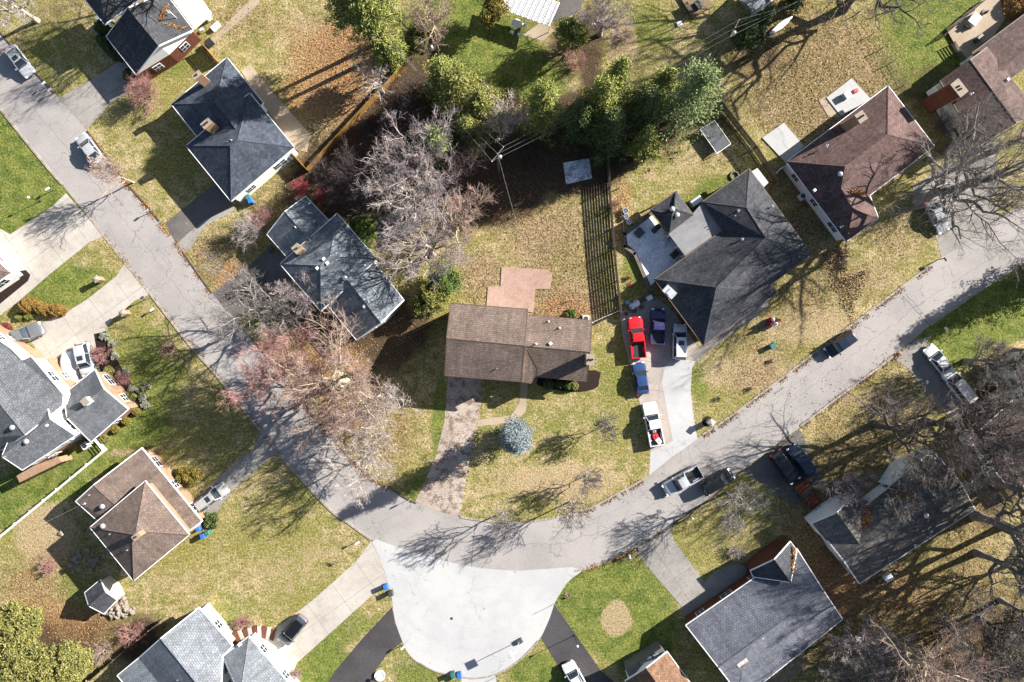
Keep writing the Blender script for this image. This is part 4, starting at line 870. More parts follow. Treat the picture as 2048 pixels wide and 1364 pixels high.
def bare(name, label, x, y, h, r, tone='grey', dens=1., trunk=.28, lean=(0, 0), rt=None, group=None, spread=1., up=.22, limbs=8, cat='tree'):
    nb[0] += 1; g = np.random.default_rng(100 + nb[0]); b = P(x, y); t = thing(name, label, cat, b, group=group)
    rt = (rt or .022 * h + .05) * 1.15; K = 9; s = np.linspace(0, 1, K)
    top = np.array([lean[0], lean[1], h * .8]); tr = top[None] * s[:, None]; tr[1:] += g.normal(size=(K - 1, 3)) * np.array([.025, .025, .0]) * h * s[1:, None]
    if lean == (0, 0): tr[:, :2] *= .9
    tp = tr[None]; trd = (rt * (1 - .82 * s))[None]; trd[0, 0] *= 1.35
    # main limbs: reach the crown edge
    n = limbs; tt = trunk + (.92 - trunk) * (np.arange(n) + g.random(n) * .8) / n; az = np.arange(n) * 2.4 + g.random() * 6 + g.normal(size=n) * .25
    f = tt * (K - 1); i0 = np.minimum(f.astype(int), K - 2); fr = (f - i0)[:, None]; p = tr[i0] * (1 - fr) + tr[i0 + 1] * fr
    reach = r * spread * (1.0 - .55 * (tt - trunk)) * (.8 + .35 * g.random(n)); KL = 7; sl = np.linspace(0, 1, KL)
    rise = (h * (.98 - .12 * g.random(n)) - p[:, 2]) * (.55 + .4 * g.random(n)) + .02
    hd = np.stack([np.cos(az), np.sin(az), 0 * az], 1)
    lp = p[:, None] + hd[:, None] * (reach[:, None] * sl ** .85)[..., None]; lp[..., 2] += rise[:, None] * sl ** 1.25
    lp[:, 1:] += g.normal(size=(n, KL - 1, 3)) * (.045 * r)
    lr = (rt * .62 * (1 - .6 * tt))[:, None] * (1 - .8 * sl)[None]
    g1 = children(lp, lr, 8, g, .85, .5, up, 5, .18); g1b = children(tp[:, 4:], trd[:, 4:], 8, g, .8, .5, up, 5, .2)
    l2 = (np.concatenate([g1[0], g1b[0]]), np.concatenate([g1[1], g1b[1]]))
    l3 = children(*l2, max(4, int(8 * dens)), g, .8, .5, up, 4, .2, rf=.6); l4 = children(*l3, max(3, int(5.6 * dens)), g, .75, .55, up * .8, 3, .15, rf=.6, curl=.2)
    mn = .0105; f_ = lambda a: (a[0], np.maximum(a[1], mn))
    V1, F1 = polymesh([(tp, trd, 9)], b); mesh_np('trunk', V1, F1, BK[tone][0], t, True)
    V1, F1 = polymesh([(lp, np.maximum(lr, .045), 6), (l2[0], np.maximum(l2[1], .024), 4)], b); mesh_np('limbs', V1, F1, BK[tone][0], t, True)
    l4 = (l4[0], np.maximum(l4[1], mn)); V1, F1 = polymesh([(l3[0], np.maximum(l3[1], .017), 3), (l4[0], l4[1], 3)], b); mesh_np('twigs', V1, F1, BK[tone][1], t)
    return t
def leafmat(name, c1, c2, c3):
    k = NT(name, .7, .25); n = k.noise(.7, 3); f = k.noise(5., 3, .8)
    c = k.mix(k.ramp(n, .35, .65), c1, c2); c = k.mix(k.ramp(f, .45, .68), c, c3); k.color(c)
    k.b.inputs['Transmission Weight'].default_value = 0; return k.m
LM = {'pine': leafmat('pine_needle', lin((134, 142, 68), .74), lin((92, 108, 54), .72), lin((194, 190, 104), .76)),
      'yellow': leafmat('yellow_needle', lin((138, 138, 70), .64), lin((92, 104, 50), .64), lin((186, 180, 100), .66)),
      'dark': leafmat('dark_needle', lin((78, 96, 52), .72), lin((56, 76, 46), .72), lin((136, 140, 76), .72)),
      'blue': leafmat('blue_needle', lin((138, 152, 156), .66), lin((100, 116, 122), .66), lin((180, 190, 190), .66)),
      'green': leafmat('green_leaf', lin((92, 118, 52), .72), lin((66, 94, 44), .72), lin((150, 162, 84), .72)),
      'grey': leafmat('grey_green_needle', lin((128, 142, 88), .72), lin((88, 108, 66), .72), lin((170, 180, 118), .72)),
      'bamboo': leafmat('bamboo_leaf', lin((150, 148, 80), .55), lin((104, 110, 54), .55), lin((196, 188, 116), .6)),
      'brown': leafmat('brown_hedge', lin((146, 112, 56), .72), lin((118, 92, 44), .72), lin((178, 146, 74), .72)),
      'orange': leafmat('orange_leaf', lin((176, 128, 76), .72), lin((140, 92, 56), .72), lin((206, 160, 104), .72)),
      'red': leafmat('red_leaf', lin((120, 58, 60), .72), lin((90, 40, 44), .72), lin((160, 90, 84), .72)),
      'straw': leafmat('straw_leaf', lin((206, 172, 132)), lin((168, 128, 92)), lin((232, 206, 170))),
      'silver': leafmat('silver_leaf', lin((190, 192, 168)), lin((150, 158, 130)), lin((220, 222, 204))),
      'olive': leafmat('olive_leaf', lin((132, 118, 52), .72), lin((92, 88, 38), .72), lin((180, 156, 76), .72))}
def cards(c, n_, spread, size, g, nrm=None, asp=2.2):      # n_ cards scattered round each centre c[N,3]
    N = len(c); p = np.repeat(c, n_, 0) + g.normal(size=(N * n_, 3)) * spread
    d = g.normal(size=(N * n_, 3)); d[:, 2] *= .6
    if nrm is not None: d += np.repeat(nrm, n_, 0) * 1.2
    d /= np.linalg.norm(d, axis=1, keepdims=True); q = g.normal(size=(N * n_, 3)); q = np.cross(d, q); q /= np.linalg.norm(q, axis=1, keepdims=True)
    s = size * (.6 + .8 * g.random((N * n_, 1))); a = d * s * .5; b_ = q * s / asp * .5
    V = np.stack([p - a, p + b_ * 1., p + a, p - b_], 1).reshape(-1, 3); return V, np.arange(len(V)).reshape(-1, 4)
def conifer(name, label, x, y, h, r, tone, dens=1., shape=.8, group=None, z0=.06, size=.34):
    nb[0] += 1; g = np.random.default_rng(300 + nb[0]); b = P(x, y); t = thing(name, label, 'tree', b, group=group)
    n = int(20 + h * 6.5 * dens); u = (np.arange(n) + g.random(n)) / n; z = h * (z0 + (.97 - z0) * u); az = np.arange(n) * 2.4 + g.normal(size=n) * .3
    L = r * np.clip((1 - u) ** shape * (1.0) , .05, 1) * (.66 + .5 * g.random(n)); L *= np.where(u < .12, .8, 1) * np.where(g.random(n) < .22, .6, 1)
    hd = np.stack([np.cos(az), np.sin(az), 0 * az], 1); K = 9; s = np.linspace(.12, 1, K)
    P0 = hd[:, None] * (L[:, None] * s)[..., None]; P0[..., 2] = z[:, None] + (L[:, None] * (.22 * s - .45 * s ** 2))
    P0 += g.normal(size=P0.shape) * (.07 * r); sd = np.cross(hd, [0, 0, 1.])
    wv = (g.random((n, K)) - .5) * 2 * (L[:, None] * .26 * (1.15 - s)); P0 += sd[:, None] * wv[..., None]
    c = P0.reshape(-1, 3); nr = np.repeat(hd, K, 0) * .9; kp = g.random(len(c)) > .22 + .25 * (np.sin(c[:, 0] * 2.1 + nb[0]) * np.sin(c[:, 1] * 2.3 + c[:, 2]) > .2); c = c[kp]; nr = nr[kp]
    V, Fq = cards(c, int(15 * dens), .1 + .034 * r, size, g, nr, 3.); mesh_np('crown', V, Fq, LM[tone], t)
    K = 5; s = np.linspace(0, 1, K); tp = np.zeros((1, K, 3)); tp[0, :, 2] = s * h * .97; V, Fq = polymesh([(tp, (.018 * h + .06) * (1 - .85 * s)[None], 8), (np.stack([np.zeros_like(hd) + np.array([0, 0, 1.]) * z[:, None], P0[:, -1] * .8 + np.array([0, 0, 1.]) * z[:, None] * .2], 1), np.tile([.04, .015], (n, 1)), 4)], b)
    mesh_np('trunk', V, Fq, BK['dark'][0], t); return t
def bushy(name, label, x, y, h, rx, ry, tone, rz=0., n=40, dens=1., size=.2, z0=0., group=None, cat='tree', lob=.27, trunk=True, flat=.5):
    nb[0] += 1; g = np.random.default_rng(500 + nb[0]); b = P(x, y); t = thing(name, label, cat, b, group=group)
    a = g.random(n) * 6.283; q = np.sqrt(g.random(n)); zz = z0 + (h - z0) * (flat + (1 - flat) * g.random(n) * np.sqrt(1 - (q * .85) ** 2)); 
    lx, ly = q * np.cos(a) * rx * (1 - lob * .7), q * np.sin(a) * ry * (1 - lob * .7); cr, sr = math.cos(rz), math.sin(rz)
    rl = lob * min(rx, ry) * (.7 + .6 * g.random(n)); cen = np.stack([lx * cr - ly * sr, lx * sr + ly * cr, np.maximum(zz - rl, rl * .5)], 1)
    m_ = int(70 * dens * (1 + .35 * np.mean(rl))); d = g.normal(size=(n, m_, 3)); d[..., 2] = np.abs(d[..., 2]) * 1.0 - .35; d /= np.linalg.norm(d, axis=2, keepdims=True)
    c = (cen[:, None] + d * rl[:, None, None] * (.75 + .3 * g.random((n, m_, 1)))).reshape(-1, 3); nr = d.reshape(-1, 3)
    c[:, 2] = np.maximum(c[:, 2], .1)
    c = c[g.random(len(c)) > .18 + .3 * (np.sin(c[:, 0] * 3.1 + c[:, 1] * 2.3) > .3)] if len(c) > 900 else c
    V, Fq = cards(c, 5, .5 * size, size, g, None, 2.0); mesh_np('crown', V, Fq, LM[tone], t)
    K = 4; s = np.linspace(0, 1, K); tp = np.zeros((1, K, 3)); tp[0, :, 2] = s * h * .7; br = np.stack([np.zeros((n, 3)) + np.array([0, 0, h * .25]), cen], 1)
    V, Fq = polymesh([(tp, (.015 * h + .05) * (1 - .7 * s)[None], 7), (br, np.tile([.04, .015], (n, 1)), 4)], b); mesh_np('trunk' if trunk else 'stem', V, Fq, BK['dark'][0], t); return t
def ball(name, label, x, y, r, hh, tone, rx=None, rz=0., group=None, cat='shrub'):
    nb[0] += 1; g = np.random.default_rng(700 + nb[0]); b = P(x, y); t = thing(name, label, cat, b, group=group); rx = rx or r
    n = int(900 * (r * rx + .3)); d = g.normal(size=(n, 3)); d[:, 2] = np.abs(d[:, 2]); d /= np.linalg.norm(d, axis=1, keepdims=True); bm = 1 + .06 * np.sin(d[:, 0] * 9 + d[:, 1] * 7)
    c = np.stack([d[:, 0] * rx, d[:, 1] * r, d[:, 2] * hh * .9 + .06], 1) * bm[:, None]; cr, sr = math.cos(rz), math.sin(rz); c = np.stack([c[:, 0] * cr - c[:, 1] * sr, c[:, 0] * sr + c[:, 1] * cr, c[:, 2]], 1)
    V, Fq = cards(c, 4, .03, .13, g, d * .3, 1.6); mesh_np('foliage', V, Fq, LM[tone], t)
    br = np.stack([np.zeros((12, 3)), c[:12] * .85], 1); V, Fq = polymesh([(br, np.tile([.03, .015], (12, 1)), 4)], b); mesh_np('stem', V, Fq, BK['dark'][0], t); return t
def twiggy(name, label, x, y, r, hh, tone, n=14, group=None, cat='shrub', dens=1.):
    nb[0] += 1; g = np.random.default_rng(900 + nb[0]); b = P(x, y); t = thing(name, label, cat, b, group=group); az = np.arange(n) * 2.4; q = .25 + .75 * g.random(n); s = np.linspace(0, 1, 5)
    hd = np.stack([np.cos(az) * q * r, np.sin(az) * q * r, hh * (1 - .45 * q ** 2)], 1); lp = hd[:, None] * s[None, :, None]; lp[..., 2] = hd[:, None, 2] * s[None] ** .8; lp[:, 1:] += g.normal(size=(n, 4, 3)) * .05 * r
    lr = np.full((n, 1), .02 + .008 * r) * (1 - .7 * s)[None]; l2 = children(lp, lr, 8, g, .7, .45, .15, 4, .2); l3 = children(*l2, int(8 * dens), g, .75, .55, .1, 3, .1, curl=.2)
    V, Fq = polymesh([(lp, lr, 5)], b); mesh_np('stem', V, Fq, BK[tone][0], t); V, Fq = polymesh([(l2[0], np.maximum(l2[1], .01), 3), (l3[0], np.maximum(l3[1], .008), 3)], b); mesh_np('twigs', V, Fq, BK[tone][1], t); return t
# big bare trees
bare('bare_tree', 'pale many limbed tree behind the slate roof in the central grove', 842, 390, 13, 5.6, 'white', 1.0, lean=(-1.5, -.8), limbs=9)
bare('bare_tree', 'tall violet grey bare tree at the top of the central grove', 850, 352, 14, 5.6, 'purple', 1.15)
bare('bare_tree', 'bare tree with pale radiating limbs above the evergreen bushes', 866, 508, 12, 5.8, 'purple', 1.1, limbs=10)
bare('bare_tree', 'violet twigged thicket tree at the edge of the tan yard', 915, 462, 8, 4.6, 'tan', 1.4, trunk=.12)
bare('bare_tree', 'grey bare tree over the dark ground beside the grove path', 740, 388, 9, 4.2, 'murk', 1.)
bare('bare_tree', 'grey bare tree overhanging the street below the slate roof', 548, 625, 12, 5.6, 'grey', 1.1, rt=.28)
bare('bare_tree', 'small dark violet bare tree against the slate roofed house', 612, 605, 7, 3.2, 'purple', 1.)
bare('bare_tree', 'pink budded bare tree beside the street bend', 600, 736, 11, 5.6, 'pink', 1.45, limbs=11)
bare('bare_tree', 'large tan limbed bare tree in the corner front yard', 692, 762, 13, 6.6, 'tan', 1.3, limbs=16, rt=.42)
bare('bare_tree', 'white twigged bare tree between the corner tree and brown house', 760, 792, 9, 4.6, 'white', 1.1)
bare('bare_tree', 'fine twigged pale tree above the street kerb', 745, 852, 8, 4.4, 'white', 1., rt=.12)
bare('bare_tree', 'thin pale tree nearest the street in the corner yard', 748, 905, 9, 4.6, 'white', 1.1, rt=.14)
bare('bare_tree', 'slender bare street tree, left of two on the grass verge', 1006, 1024, 8.5, 2.2, 'grey', .7, rt=.1)
bare('bare_tree', 'slender bare street tree, right of two on the grass verge', 1140, 1003, 8.5, 2.2, 'grey', .7, rt=.1)
bare('sapling', 'thin grey sapling in the front lawn near the white pickup', 1206, 852, 5, 1.9, 'grey', .8, rt=.06)
bare('sapling', 'thin grey sapling in the lawn above the street curve', 1172, 951, 5.6, 2., 'grey', .8, rt=.06)
bare('sapling', 'small pale street sapling by the kerb below the dark house', 267, 365, 8.5, 1.9, 'tan', .8, rt=.1)
bare('sapling', 'tiny bare tree on the left lawn near the road', 357, 697, 3.6, 1.0, 'pink', .7, rt=.05)
bare('bare_tree', 'silvery bare tree in the top left corner', 75, 42, 10, 5.0, 'white', 1.3)
bare('bare_tree', 'very large dark tree casting long limb shadows on the leafy yard', 1686, 18, 18, 10.5, 'dark', .9, trunk=.16, limbs=13, rt=.5)
bare('bare_tree', 'large grey bare tree over the driveway at right', 1836, 400, 20, 8.5, 'grey', 1.1, limbs=13, rt=.6)
bare('bare_tree', 'dark bare tree in the leafy front yard beside the street', 1748, 848, 15, 6.2, 'dark', 1.0, rt=.4)
bare('bare_tree', 'dark forked tree beside the white cars', 1850, 843, 16, 7., 'dark', 1.05, rt=.45)
bare('bare_tree', 'bare tree overhanging the weathered roof ridge', 1775, 945, 9, 4.6, 'grey', 1.1)
bare('bare_tree', 'small bare tree beside the black suv at the street', 1452, 985, 9, 3.2, 'grey', .9, rt=.16)
bare('bare_tree', 'grey bare tree left of the low brown house', 1900, 905, 12, 5.5, 'grey', 1.1)
bare('bare_tree', 'dense grey tree behind the white van', 1950, 805, 11, 5.5, 'grey', 1.25)
bare('bare_tree', 'grey bare tree over the low brown roof', 1965, 880, 16, 6.4, 'grey', 1.05)
bare('bare_tree', 'bare tree in the right wood above the pale fence', 1975, 960, 18, 6.6, 'grey', 1.2)
bare('bare_tree', 'bare tree at the right edge level with the weathered roof', 2010, 1050, 17, 6.4, 'grey', 1.1)
bare('bare_tree', 'tall grey tree leaning at the right of the back lawn', 1952, 1105, 16, 6.2, 'grey', 1.1, rt=.4)
bare('bare_tree', 'pale forked trunk tree in the lower right wood', 1785, 1278, 17, 6.5, 'tan', 1.1, rt=.42)
bare('bare_tree', 'bare tree by the corner of the blue grey roof', 1690, 1262, 8, 4.2, 'purple', 1.)
bare('bare_tree', 'fine grey tree in the middle of the lower right yard', 1868, 1218, 9, 4., 'grey', .8, rt=.12)
bare('bare_tree', 'grey tree near the bottom right corner', 1925, 1290, 12, 5.5, 'grey', 1.1)
bare('bare_tree', 'bare tree on the bottom edge of the lower right wood', 1860, 1330, 11, 5., 'grey', 1.)
bare('bare_tree', 'bare tree at the extreme right of the lower wood', 2000, 1200, 12, 5.5, 'grey', 1.1)
bare('bare_tree', 'tall bare tree behind the brown gabled house', 1990, 300, 12, 5., 'grey', 1.)
bare('bare_tree', 'violet bare tree in the dark understory beside the tall fence', 925, 330, 9, 4., 'murk', 1.)
bare('bare_tree', 'pale bare tree between the conifers and the utility pole', 1010, 262, 9, 2.8, 'white', 1.1)
bare('bare_tree', 'leafless grey tree by the narrow top path', 1200, 70, 9, 3.2, 'purple', 1.2)
bare('bare_tree', 'brown twiggy tree beside the top left lawn strip', 870, 60, 6, 3.6, 'tan', 1.1, trunk=.1)
bare('bare_tree', 'thin bare tree in the fence corner of the orange yard', 768, 186, 8, 2.2, 'white', .6, rt=.1)
bare('bare_tree', 'dark bare tree in the understory left of the utility pole', 812, 285, 8, 3.6, 'murk', 1.)
bare('bare_tree', 'dark bare tree shading the yard behind the patio houses', 690, 378, 7, 2.8, 'murk', 1.)
bare('bare_tree', 'bare tree beside the maroon roof driveway', 1880, 300, 8, 4.0, 'dark', 1.)
conifer('pine_tree', 'evergreen just outside the right edge shading the lower kerb', 2085, 548, 11, 4.2, 'dark', 1.2, .5)
conifer('pine_tree', 'second evergreen outside the right edge above the lower kerb', 2150, 510, 12, 4.2, 'dark', 1.2, .5)
bare('bare_tree', 'tall bare tree outside the top edge shading the brick house', 400, -30, 16, 6., 'dark', 1.)
bare('bare_tree', 'bare shrubby tree right of the two dark suvs', 1668, 968, 6, 2.8, 'purple', 1.1, trunk=.12)
for i_, (x_, y_, h_, r_, t_) in enumerate([(1735,1290,8,4.,'grey'),(1960,1235,9,4.5,'dark'),(1905,1345,9,4.5,'grey'),(2035,1120,11,5,'grey'),(2035,1340,10,5,'dark'),(2040,960,11,5,'grey'),(1760,1340,8,4,'tan'),(1948,1030,21,7.0,'grey'),(2030,700,9,3.5,'grey'),(1930,720,8,3,'grey'),(1838,1310,7,3.2,'tan'),(1640,1330,8,3.6,'grey')]):
    bare('bare_tree', ['short grey tree below the blue grey roof corner','dark bare tree inside the lower right wood','grey tree on the bottom edge near the corner','grey tree cut by the right edge above the wood','dark tree in the bottom right corner','grey tree cut by the right edge behind the pale fence','tan twigged tree on the bottom edge left of the wood','tall grey tree beside the right end of the weathered roof','grey tree overhanging the skylight cottage','small grey tree above the white van','tan brushy tree right of the pale forked trunk','grey tree below the deck of the blue grey house'][i_], x_, y_, h_, r_, t_, 1.25, trunk=.15)
# shrubs
twiggy('twiggy_shrub', 'dense reddish round shrub beside the brick house drive', 303, 192, 2.7, 3.2, 'pink', 26, dens=1.5)
twiggy('twiggy_shrub', 'white twigged shrub left of the slate roofed house', 507, 462, 2.4, 3.2, 'white', 22, dens=1.4)
twiggy('twiggy_shrub', 'rusty pink shrub behind the white twigged shrub', 535, 440, 1.9, 2.6, 'pink', 18, dens=1.4)
twiggy('twiggy_shrub', 'bright red bush above the slate roof corner', 606, 382, 1.5, 2.4, 'red', 14)
twiggy('twiggy_shrub', 'small red bush left of the grey thicket', 645, 395, 1.1, 2.0, 'red', 12)
twiggy('twiggy_shrub', 'brown twiggy mound in the top leaf bed', 1245, 75, 1.3, .9, 'tan', 14)
twiggy('twiggy_shrub', 'brown brush heap beside the tan roofed house shadow', 103, 1130, 1.6, 1.0, 'pink', 16)
twiggy('twiggy_shrub', 'rounded brown shrub by the brick entry steps', 489, 1241, 1.1, 1.2, 'pink', 18, dens=1.4)
twiggy('twiggy_shrub', 'tan shrub at the garage corner by the driveway', 595, 1342, 1.0, 1.1, 'tan', 14)
twiggy('twiggy_shrub', 'dry brush along the back of the pale roofed house', 270, 1265, 2.2, 1.2, 'pink', 18)
twiggy('twiggy_shrub', 'dry brush at the edge of the bamboo', 210, 1300, 2., 1.2, 'tan', 18)
twiggy('twiggy_shrub', 'low brush beside the blank wall of the lower right house', 1470, 1100, 1.4, 1.0, 'purple', 14)
twiggy('twiggy_shrub', 'violet undergrowth beside the yellow fence corner', 830, 185, 2.4, 2.2, 'murk', 18)
twiggy('twiggy_shrub', 'violet undergrowth in the centre of the dark grove', 800, 225, 2.8, 2.4, 'murk', 20)
twiggy('twiggy_shrub', 'violet undergrowth below the grove conifers', 890, 268, 2.6, 2.4, 'murk', 20)
twiggy('twiggy_shrub', 'brown undergrowth behind the picnic table lawn', 1150, 130, 2., 1.4, 'pink', 16)
twiggy('twiggy_shrub', 'undergrowth beside the small painted slab', 1065, 320, 2.4, 2., 'murk', 18)
twiggy('twiggy_shrub', 'undergrowth against the yellow fence middle', 745, 262, 2.0, 1.6, 'murk', 16)
twiggy('twiggy_shrub', 'undergrowth by the lower end of yellow fence', 690, 318, 1.8, 1.4, 'tan', 14)
twiggy('twiggy_shrub', 'brown garden plants along the slat fence', 1228, 410, 1.0, .8, 'pink', 12)
twiggy('twiggy_shrub', 'brown leafless hedge between the two brown houses', 1875, 255, 2.2, 2.2, 'dark', 20)
twiggy('twiggy_shrub', 'rust brown ornamental planting along the curved mulch bed', 205, 708, 1.6, 1.1, 'pink', 20, dens=1.5)
twiggy('twiggy_shrub', 'brown ornamental planting lower along the curved bed', 248, 755, 1.5, 1., 'pink', 18, dens=1.4)
# evergreens
conifer('pine_tree', 'tall yellow green pine with long bare trunk at the top by the orange yard', 776, 103, 19, 3.7, 'pine', 1.5, .35, z0=.5)
conifer('pine_tree', 'yellow green pine leaning on the fence corner', 793, 140, 9.5, 2.4, 'pine', 1.4, .4, z0=.5)
conifer('pine_tree', 'second broad pine crown cut by the top edge', 748, 90, 17, 3.8, 'pine', 1.5, .35, z0=.5)
bushy('evergreen_shrub', 'round yellow green evergreen beside the stone ornament', 837, 92, 3.6, 1.9, 1.9, 'yellow', cat='shrub')
bushy('evergreen_tree', 'brownish evergreen beside the ribbed canopy', 986, 38, 6, 2.5, 2.3, 'olive')
bushy('evergreen_tree', 'rounded yellow green evergreen below the ribbed canopy', 1138, 92, 6, 2.3, 2.3, 'pine')
for i, (x, y, hh, rr, tn, lb) in enumerate([(925,215,12,5.4,'yellow','wide yellow green evergreen, upper left of the central conifers'),(968,248,12,4.8,'yellow','yellow green evergreen right of the widest central one'),(895,185,10,4.0,'pine','evergreen on the upper left flank of the grove'),(940,285,10,3.,'pine','evergreen on the lower flank of the grove'),
        (1080,245,14,3.8,'pine','spire shaped conifer with pointed shadow on the lawn'),(1185,245,15,3.6,'pine','tall dense conifer in the middle of the top row'),(1215,205,14,3.2,'pine','tall conifer right of the dense middle one'),(1205,290,13,3.6,'dark','dark conifer below the middle of the top row'),(1150,270,12,3.2,'dark','dark conifer left of the fallen limbs'),(1265,255,14,3.8,'dark','dark conifer beside the big fluffy pine'),(1300,215,13,3.4,'pine','conifer tucked behind the big fluffy pine'),(1275,300,9,2.6,'pine','lower conifer over the garden fence corner')]):
    conifer('conifer_tree', lb, x, y, hh, rr, tn, 1.15, .62, 'conifers of the central grove')
conifer('pine_tree', 'big fluffy grey green pine above the trampoline', 1345, 240, 18, 5.6, 'grey', 1.1, .6, size=.36)
bushy('evergreen_tree', 'dark evergreen beside the small top outbuilding', 1478, 92, 5.5, 2.5, 2.4, 'dark')
conifer('conifer_tree', 'narrow dark conical tree against the top outbuilding', 1510, 62, 6.5, 1.7, 'dark', 1.2, .7)
conifer('conifer_tree', 'narrow conical tree at the top edge beside the outbuilding', 1578, 10, 6.5, 1.6, 'dark', 1.2, .7)
bushy('evergreen_shrub', 'bright green bush pressed against the slate roof edge', 730, 470, 4.2, 2.0, 2.4, 'green')
bushy('evergreen_tree', 'green evergreen right above the yellow green bush pair', 893, 560, 5, 2.3, 2.6, 'green')
bushy('evergreen_tree', 'yellow green bush beside the left gable of brown house', 872, 600, 5, 2.1, 2.5, 'yellow')
bushy('evergreen_tree', 'yellow bush left below the evergreen pair', 848, 615, 4, 1.5, 2., 'yellow')
conifer('conifer_tree', 'blue green conifer peeking out of the bare grove', 885, 315, 12, 3.6, 'grey', 1.1, .6)
bushy('juniper_shrub', 'feathery juniper at the garden corner below the conifers', 1285, 305, 4, 2.2, 1.6, 'pine', .6)
conifer('blue_spruce', 'silvery blue spruce standing alone on the front lawn', 1033, 862, 14.2, 2.35, 'blue', 1.9, .42, size=.24, z0=.03)
bushy('juniper_shrub', 'wide brown green juniper beside the tan roofed house', 378, 948, 1.6, 2.2, 1.1, 'olive', -.15, cat='shrub', trunk=False, n=26, dens=1.4, size=.18)
for i, (x, y, hh, rr) in enumerate([(30,1290,6,4.4),(90,1320,6,4.4),(60,1230,5,3.2),(140,1350,6,4.),(0,1350,6,4.),(160,1310,5,3.),(-10,1250,5,3.4)]):
    bushy('bamboo_clump', ['bamboo clump left of the middle of the lower left thicket','bamboo clump in the middle of the lower left thicket','topmost bamboo clump of the lower left thicket','bamboo clump on the bottom edge right side','bamboo clump in the bottom left corner','rightmost small bamboo clump of the thicket','bamboo clump cut by the left edge'][i], x, y, hh, rr, rr, 'bamboo', cat='bamboo', group='bamboo at the lower left', n=70, size=.3, dens=1.3, lob=.2)
ball('trimmed_shrub', 'large round trimmed brown hedge ball beside the left lawn', 61, 611, 1.15, 1.6, 'brown')
ball('trimmed_shrub', 'long trimmed brown hedge next to the hedge ball', 88, 618, .85, 1.2, 'brown', 1.7, -.5)
ball('trimmed_shrub', 'rounded right end of the trimmed brown hedge', 116, 621, .9, 1.2, 'brown', 1.3)
ball('trimmed_shrub', 'small yellow bush, left of two below the hedge ball', 41, 634, .5, .6, 'yellow', .6)
ball('trimmed_shrub', 'small yellow bush, right of two below the hedge ball', 60, 633, .5, .6, 'yellow', .75)
ball('trimmed_shrub', 'brown bush at the tail of the grey pickup', 12, 656, .7, .7, 'red', .9)
bushy('low_shrub', 'low green planting at the corner of the two storey house', 55, 695, 1.2, 1.4, .9, 'bamboo', -.5, cat='shrub', trunk=False, n=14, size=.2)
for x, y, lb in ((219,742,'top yellow green ball in the curved bed'),(263,793,'yellow green ball against the orange brick gable'),(274,822,'first brown ball along the garage wall'),(254,841,'second brown ball along the garage wall'),(233,858,'third brown ball along the garage wall'),(209,876,'yellow green ball at the white fence gate')):
    ball('shrub_ball', lb, x, y, .55 if 'brown' in lb else .68, .8, 'olive' if 'brown' in lb else 'bamboo', group='ball shrubs round the two storey house')
for i, (x, y) in enumerate([(211,672),(222,690),(233,712),(250,745),(268,778),(283,795),(290,810),(292,775)]):
    bushy('ground_shrub', 'silvery low plant along the edge of the curved bed', x, y, .35, .8, .5, 'silver', cat='plant', trunk=False, n=8, size=.16, group='silvery edging plants')
for x, y, r_, tn, lb in ((1098,768,.72,'dark','left dark ball shrub below the brown house'),(1119,767,.62,'dark','middle dark ball shrub below the brown house'),(1137,770,.68,'green','right green ball shrub below the brown house'),(1147,771,.62,'bamboo','bright yellow green ball shrub at the mulch bed')):
    ball('shrub_ball', lb, x, y, r_, 1.1, tn)
for x, y, r_, lb in ((209,70,.1,''),):
    pass
ball('trimmed_shrub', 'dark round shrub by the path of the brick house', 213, 55, 1., 1.2, 'dark', 1.5)
ball('trimmed_shrub', 'dark long shrub under the brick house eave', 222, 97, .9, 1.2, 'dark', 2.4, -.8)
ball('trimmed_shrub', 'dark shrub at the brick house corner', 262, 152, .9, 1.1, 'dark')
ball('trimmed_shrub', 'orange ball shrub at the top right terrace', 2025, 14, 1.7, 1.8, 'orange')
ball('trimmed_shrub', 'yellow green shrub beside the lower right gable', 1566, 1082, .8, 1., 'bamboo')
bushy('ground_shrub', 'green shrub at the garage corner of tan roofed house', 424, 1037, 1., 1., 1.3, 'dark', cat='shrub', trunk=False, n=10, size=.2)
bushy('ground_shrub', 'yellow green shrub beside the bare trees at right', 1950, 815, 1.2, 1., 1., 'bamboo', cat='shrub', trunk=False, n=8, size=.2)
bushy('evergreen_shrub', 'green shrub in the bottom right corner', 2015, 1312, 4, 2.2, 2.2, 'green')
bushy('ground_shrub', 'orange shrub behind the leaf covered roof valley', 1690, 985, 1.4, 1.2, 1., 'orange', cat='shrub', trunk=False, n=10, size=.2)
bushy('ground_shrub', 'green ground plants behind the brown house', 1140, 626, .5, 1.8, .6, 'green', -.3, cat='plant', trunk=False, n=10, size=.16)
# fallen leaves lying in roof valleys and on lawns
def leafpile(label, poly, zs, n, seed=3, tone='orange'):
    g = np.random.default_rng(seed); Q = np.array([list(P(*p, z_)) for p, z_ in zip(poly, zs)]); w_ = g.dirichlet(np.ones(len(Q)) * .8, n); c = w_ @ Q + g.normal(size=(n, 3)) * [.12, .12, .03]
    V, Fq = cards(c, 1, 0, .2, g, None, 1.4); o = mesh_np('fallen_leaves', V, Fq, LM[tone]); return tag(o, label, 'leaves', kind='stuff')
leafpile('orange leaves drifted in the upper valley of the weathered roof', [(1766,985),(1800,1000),(1838,1003),(1842,998),(1812,983)], [3.85,4.3,4.95,5.0,4.15], 1800)
leafpile('orange leaves drifted in the lower valley of the weathered roof', [(1724,1010),(1738,1012),(1742,1050),(1726,1085)], [3.4,3.5,4.4,4.9], 1300)
leafpile('leaves caught under the left gable of the weathered roof', [(1677,1080),(1694,1084),(1700,1092),(1680,1090)], [3.6,4.,4.3,3.8], 350)
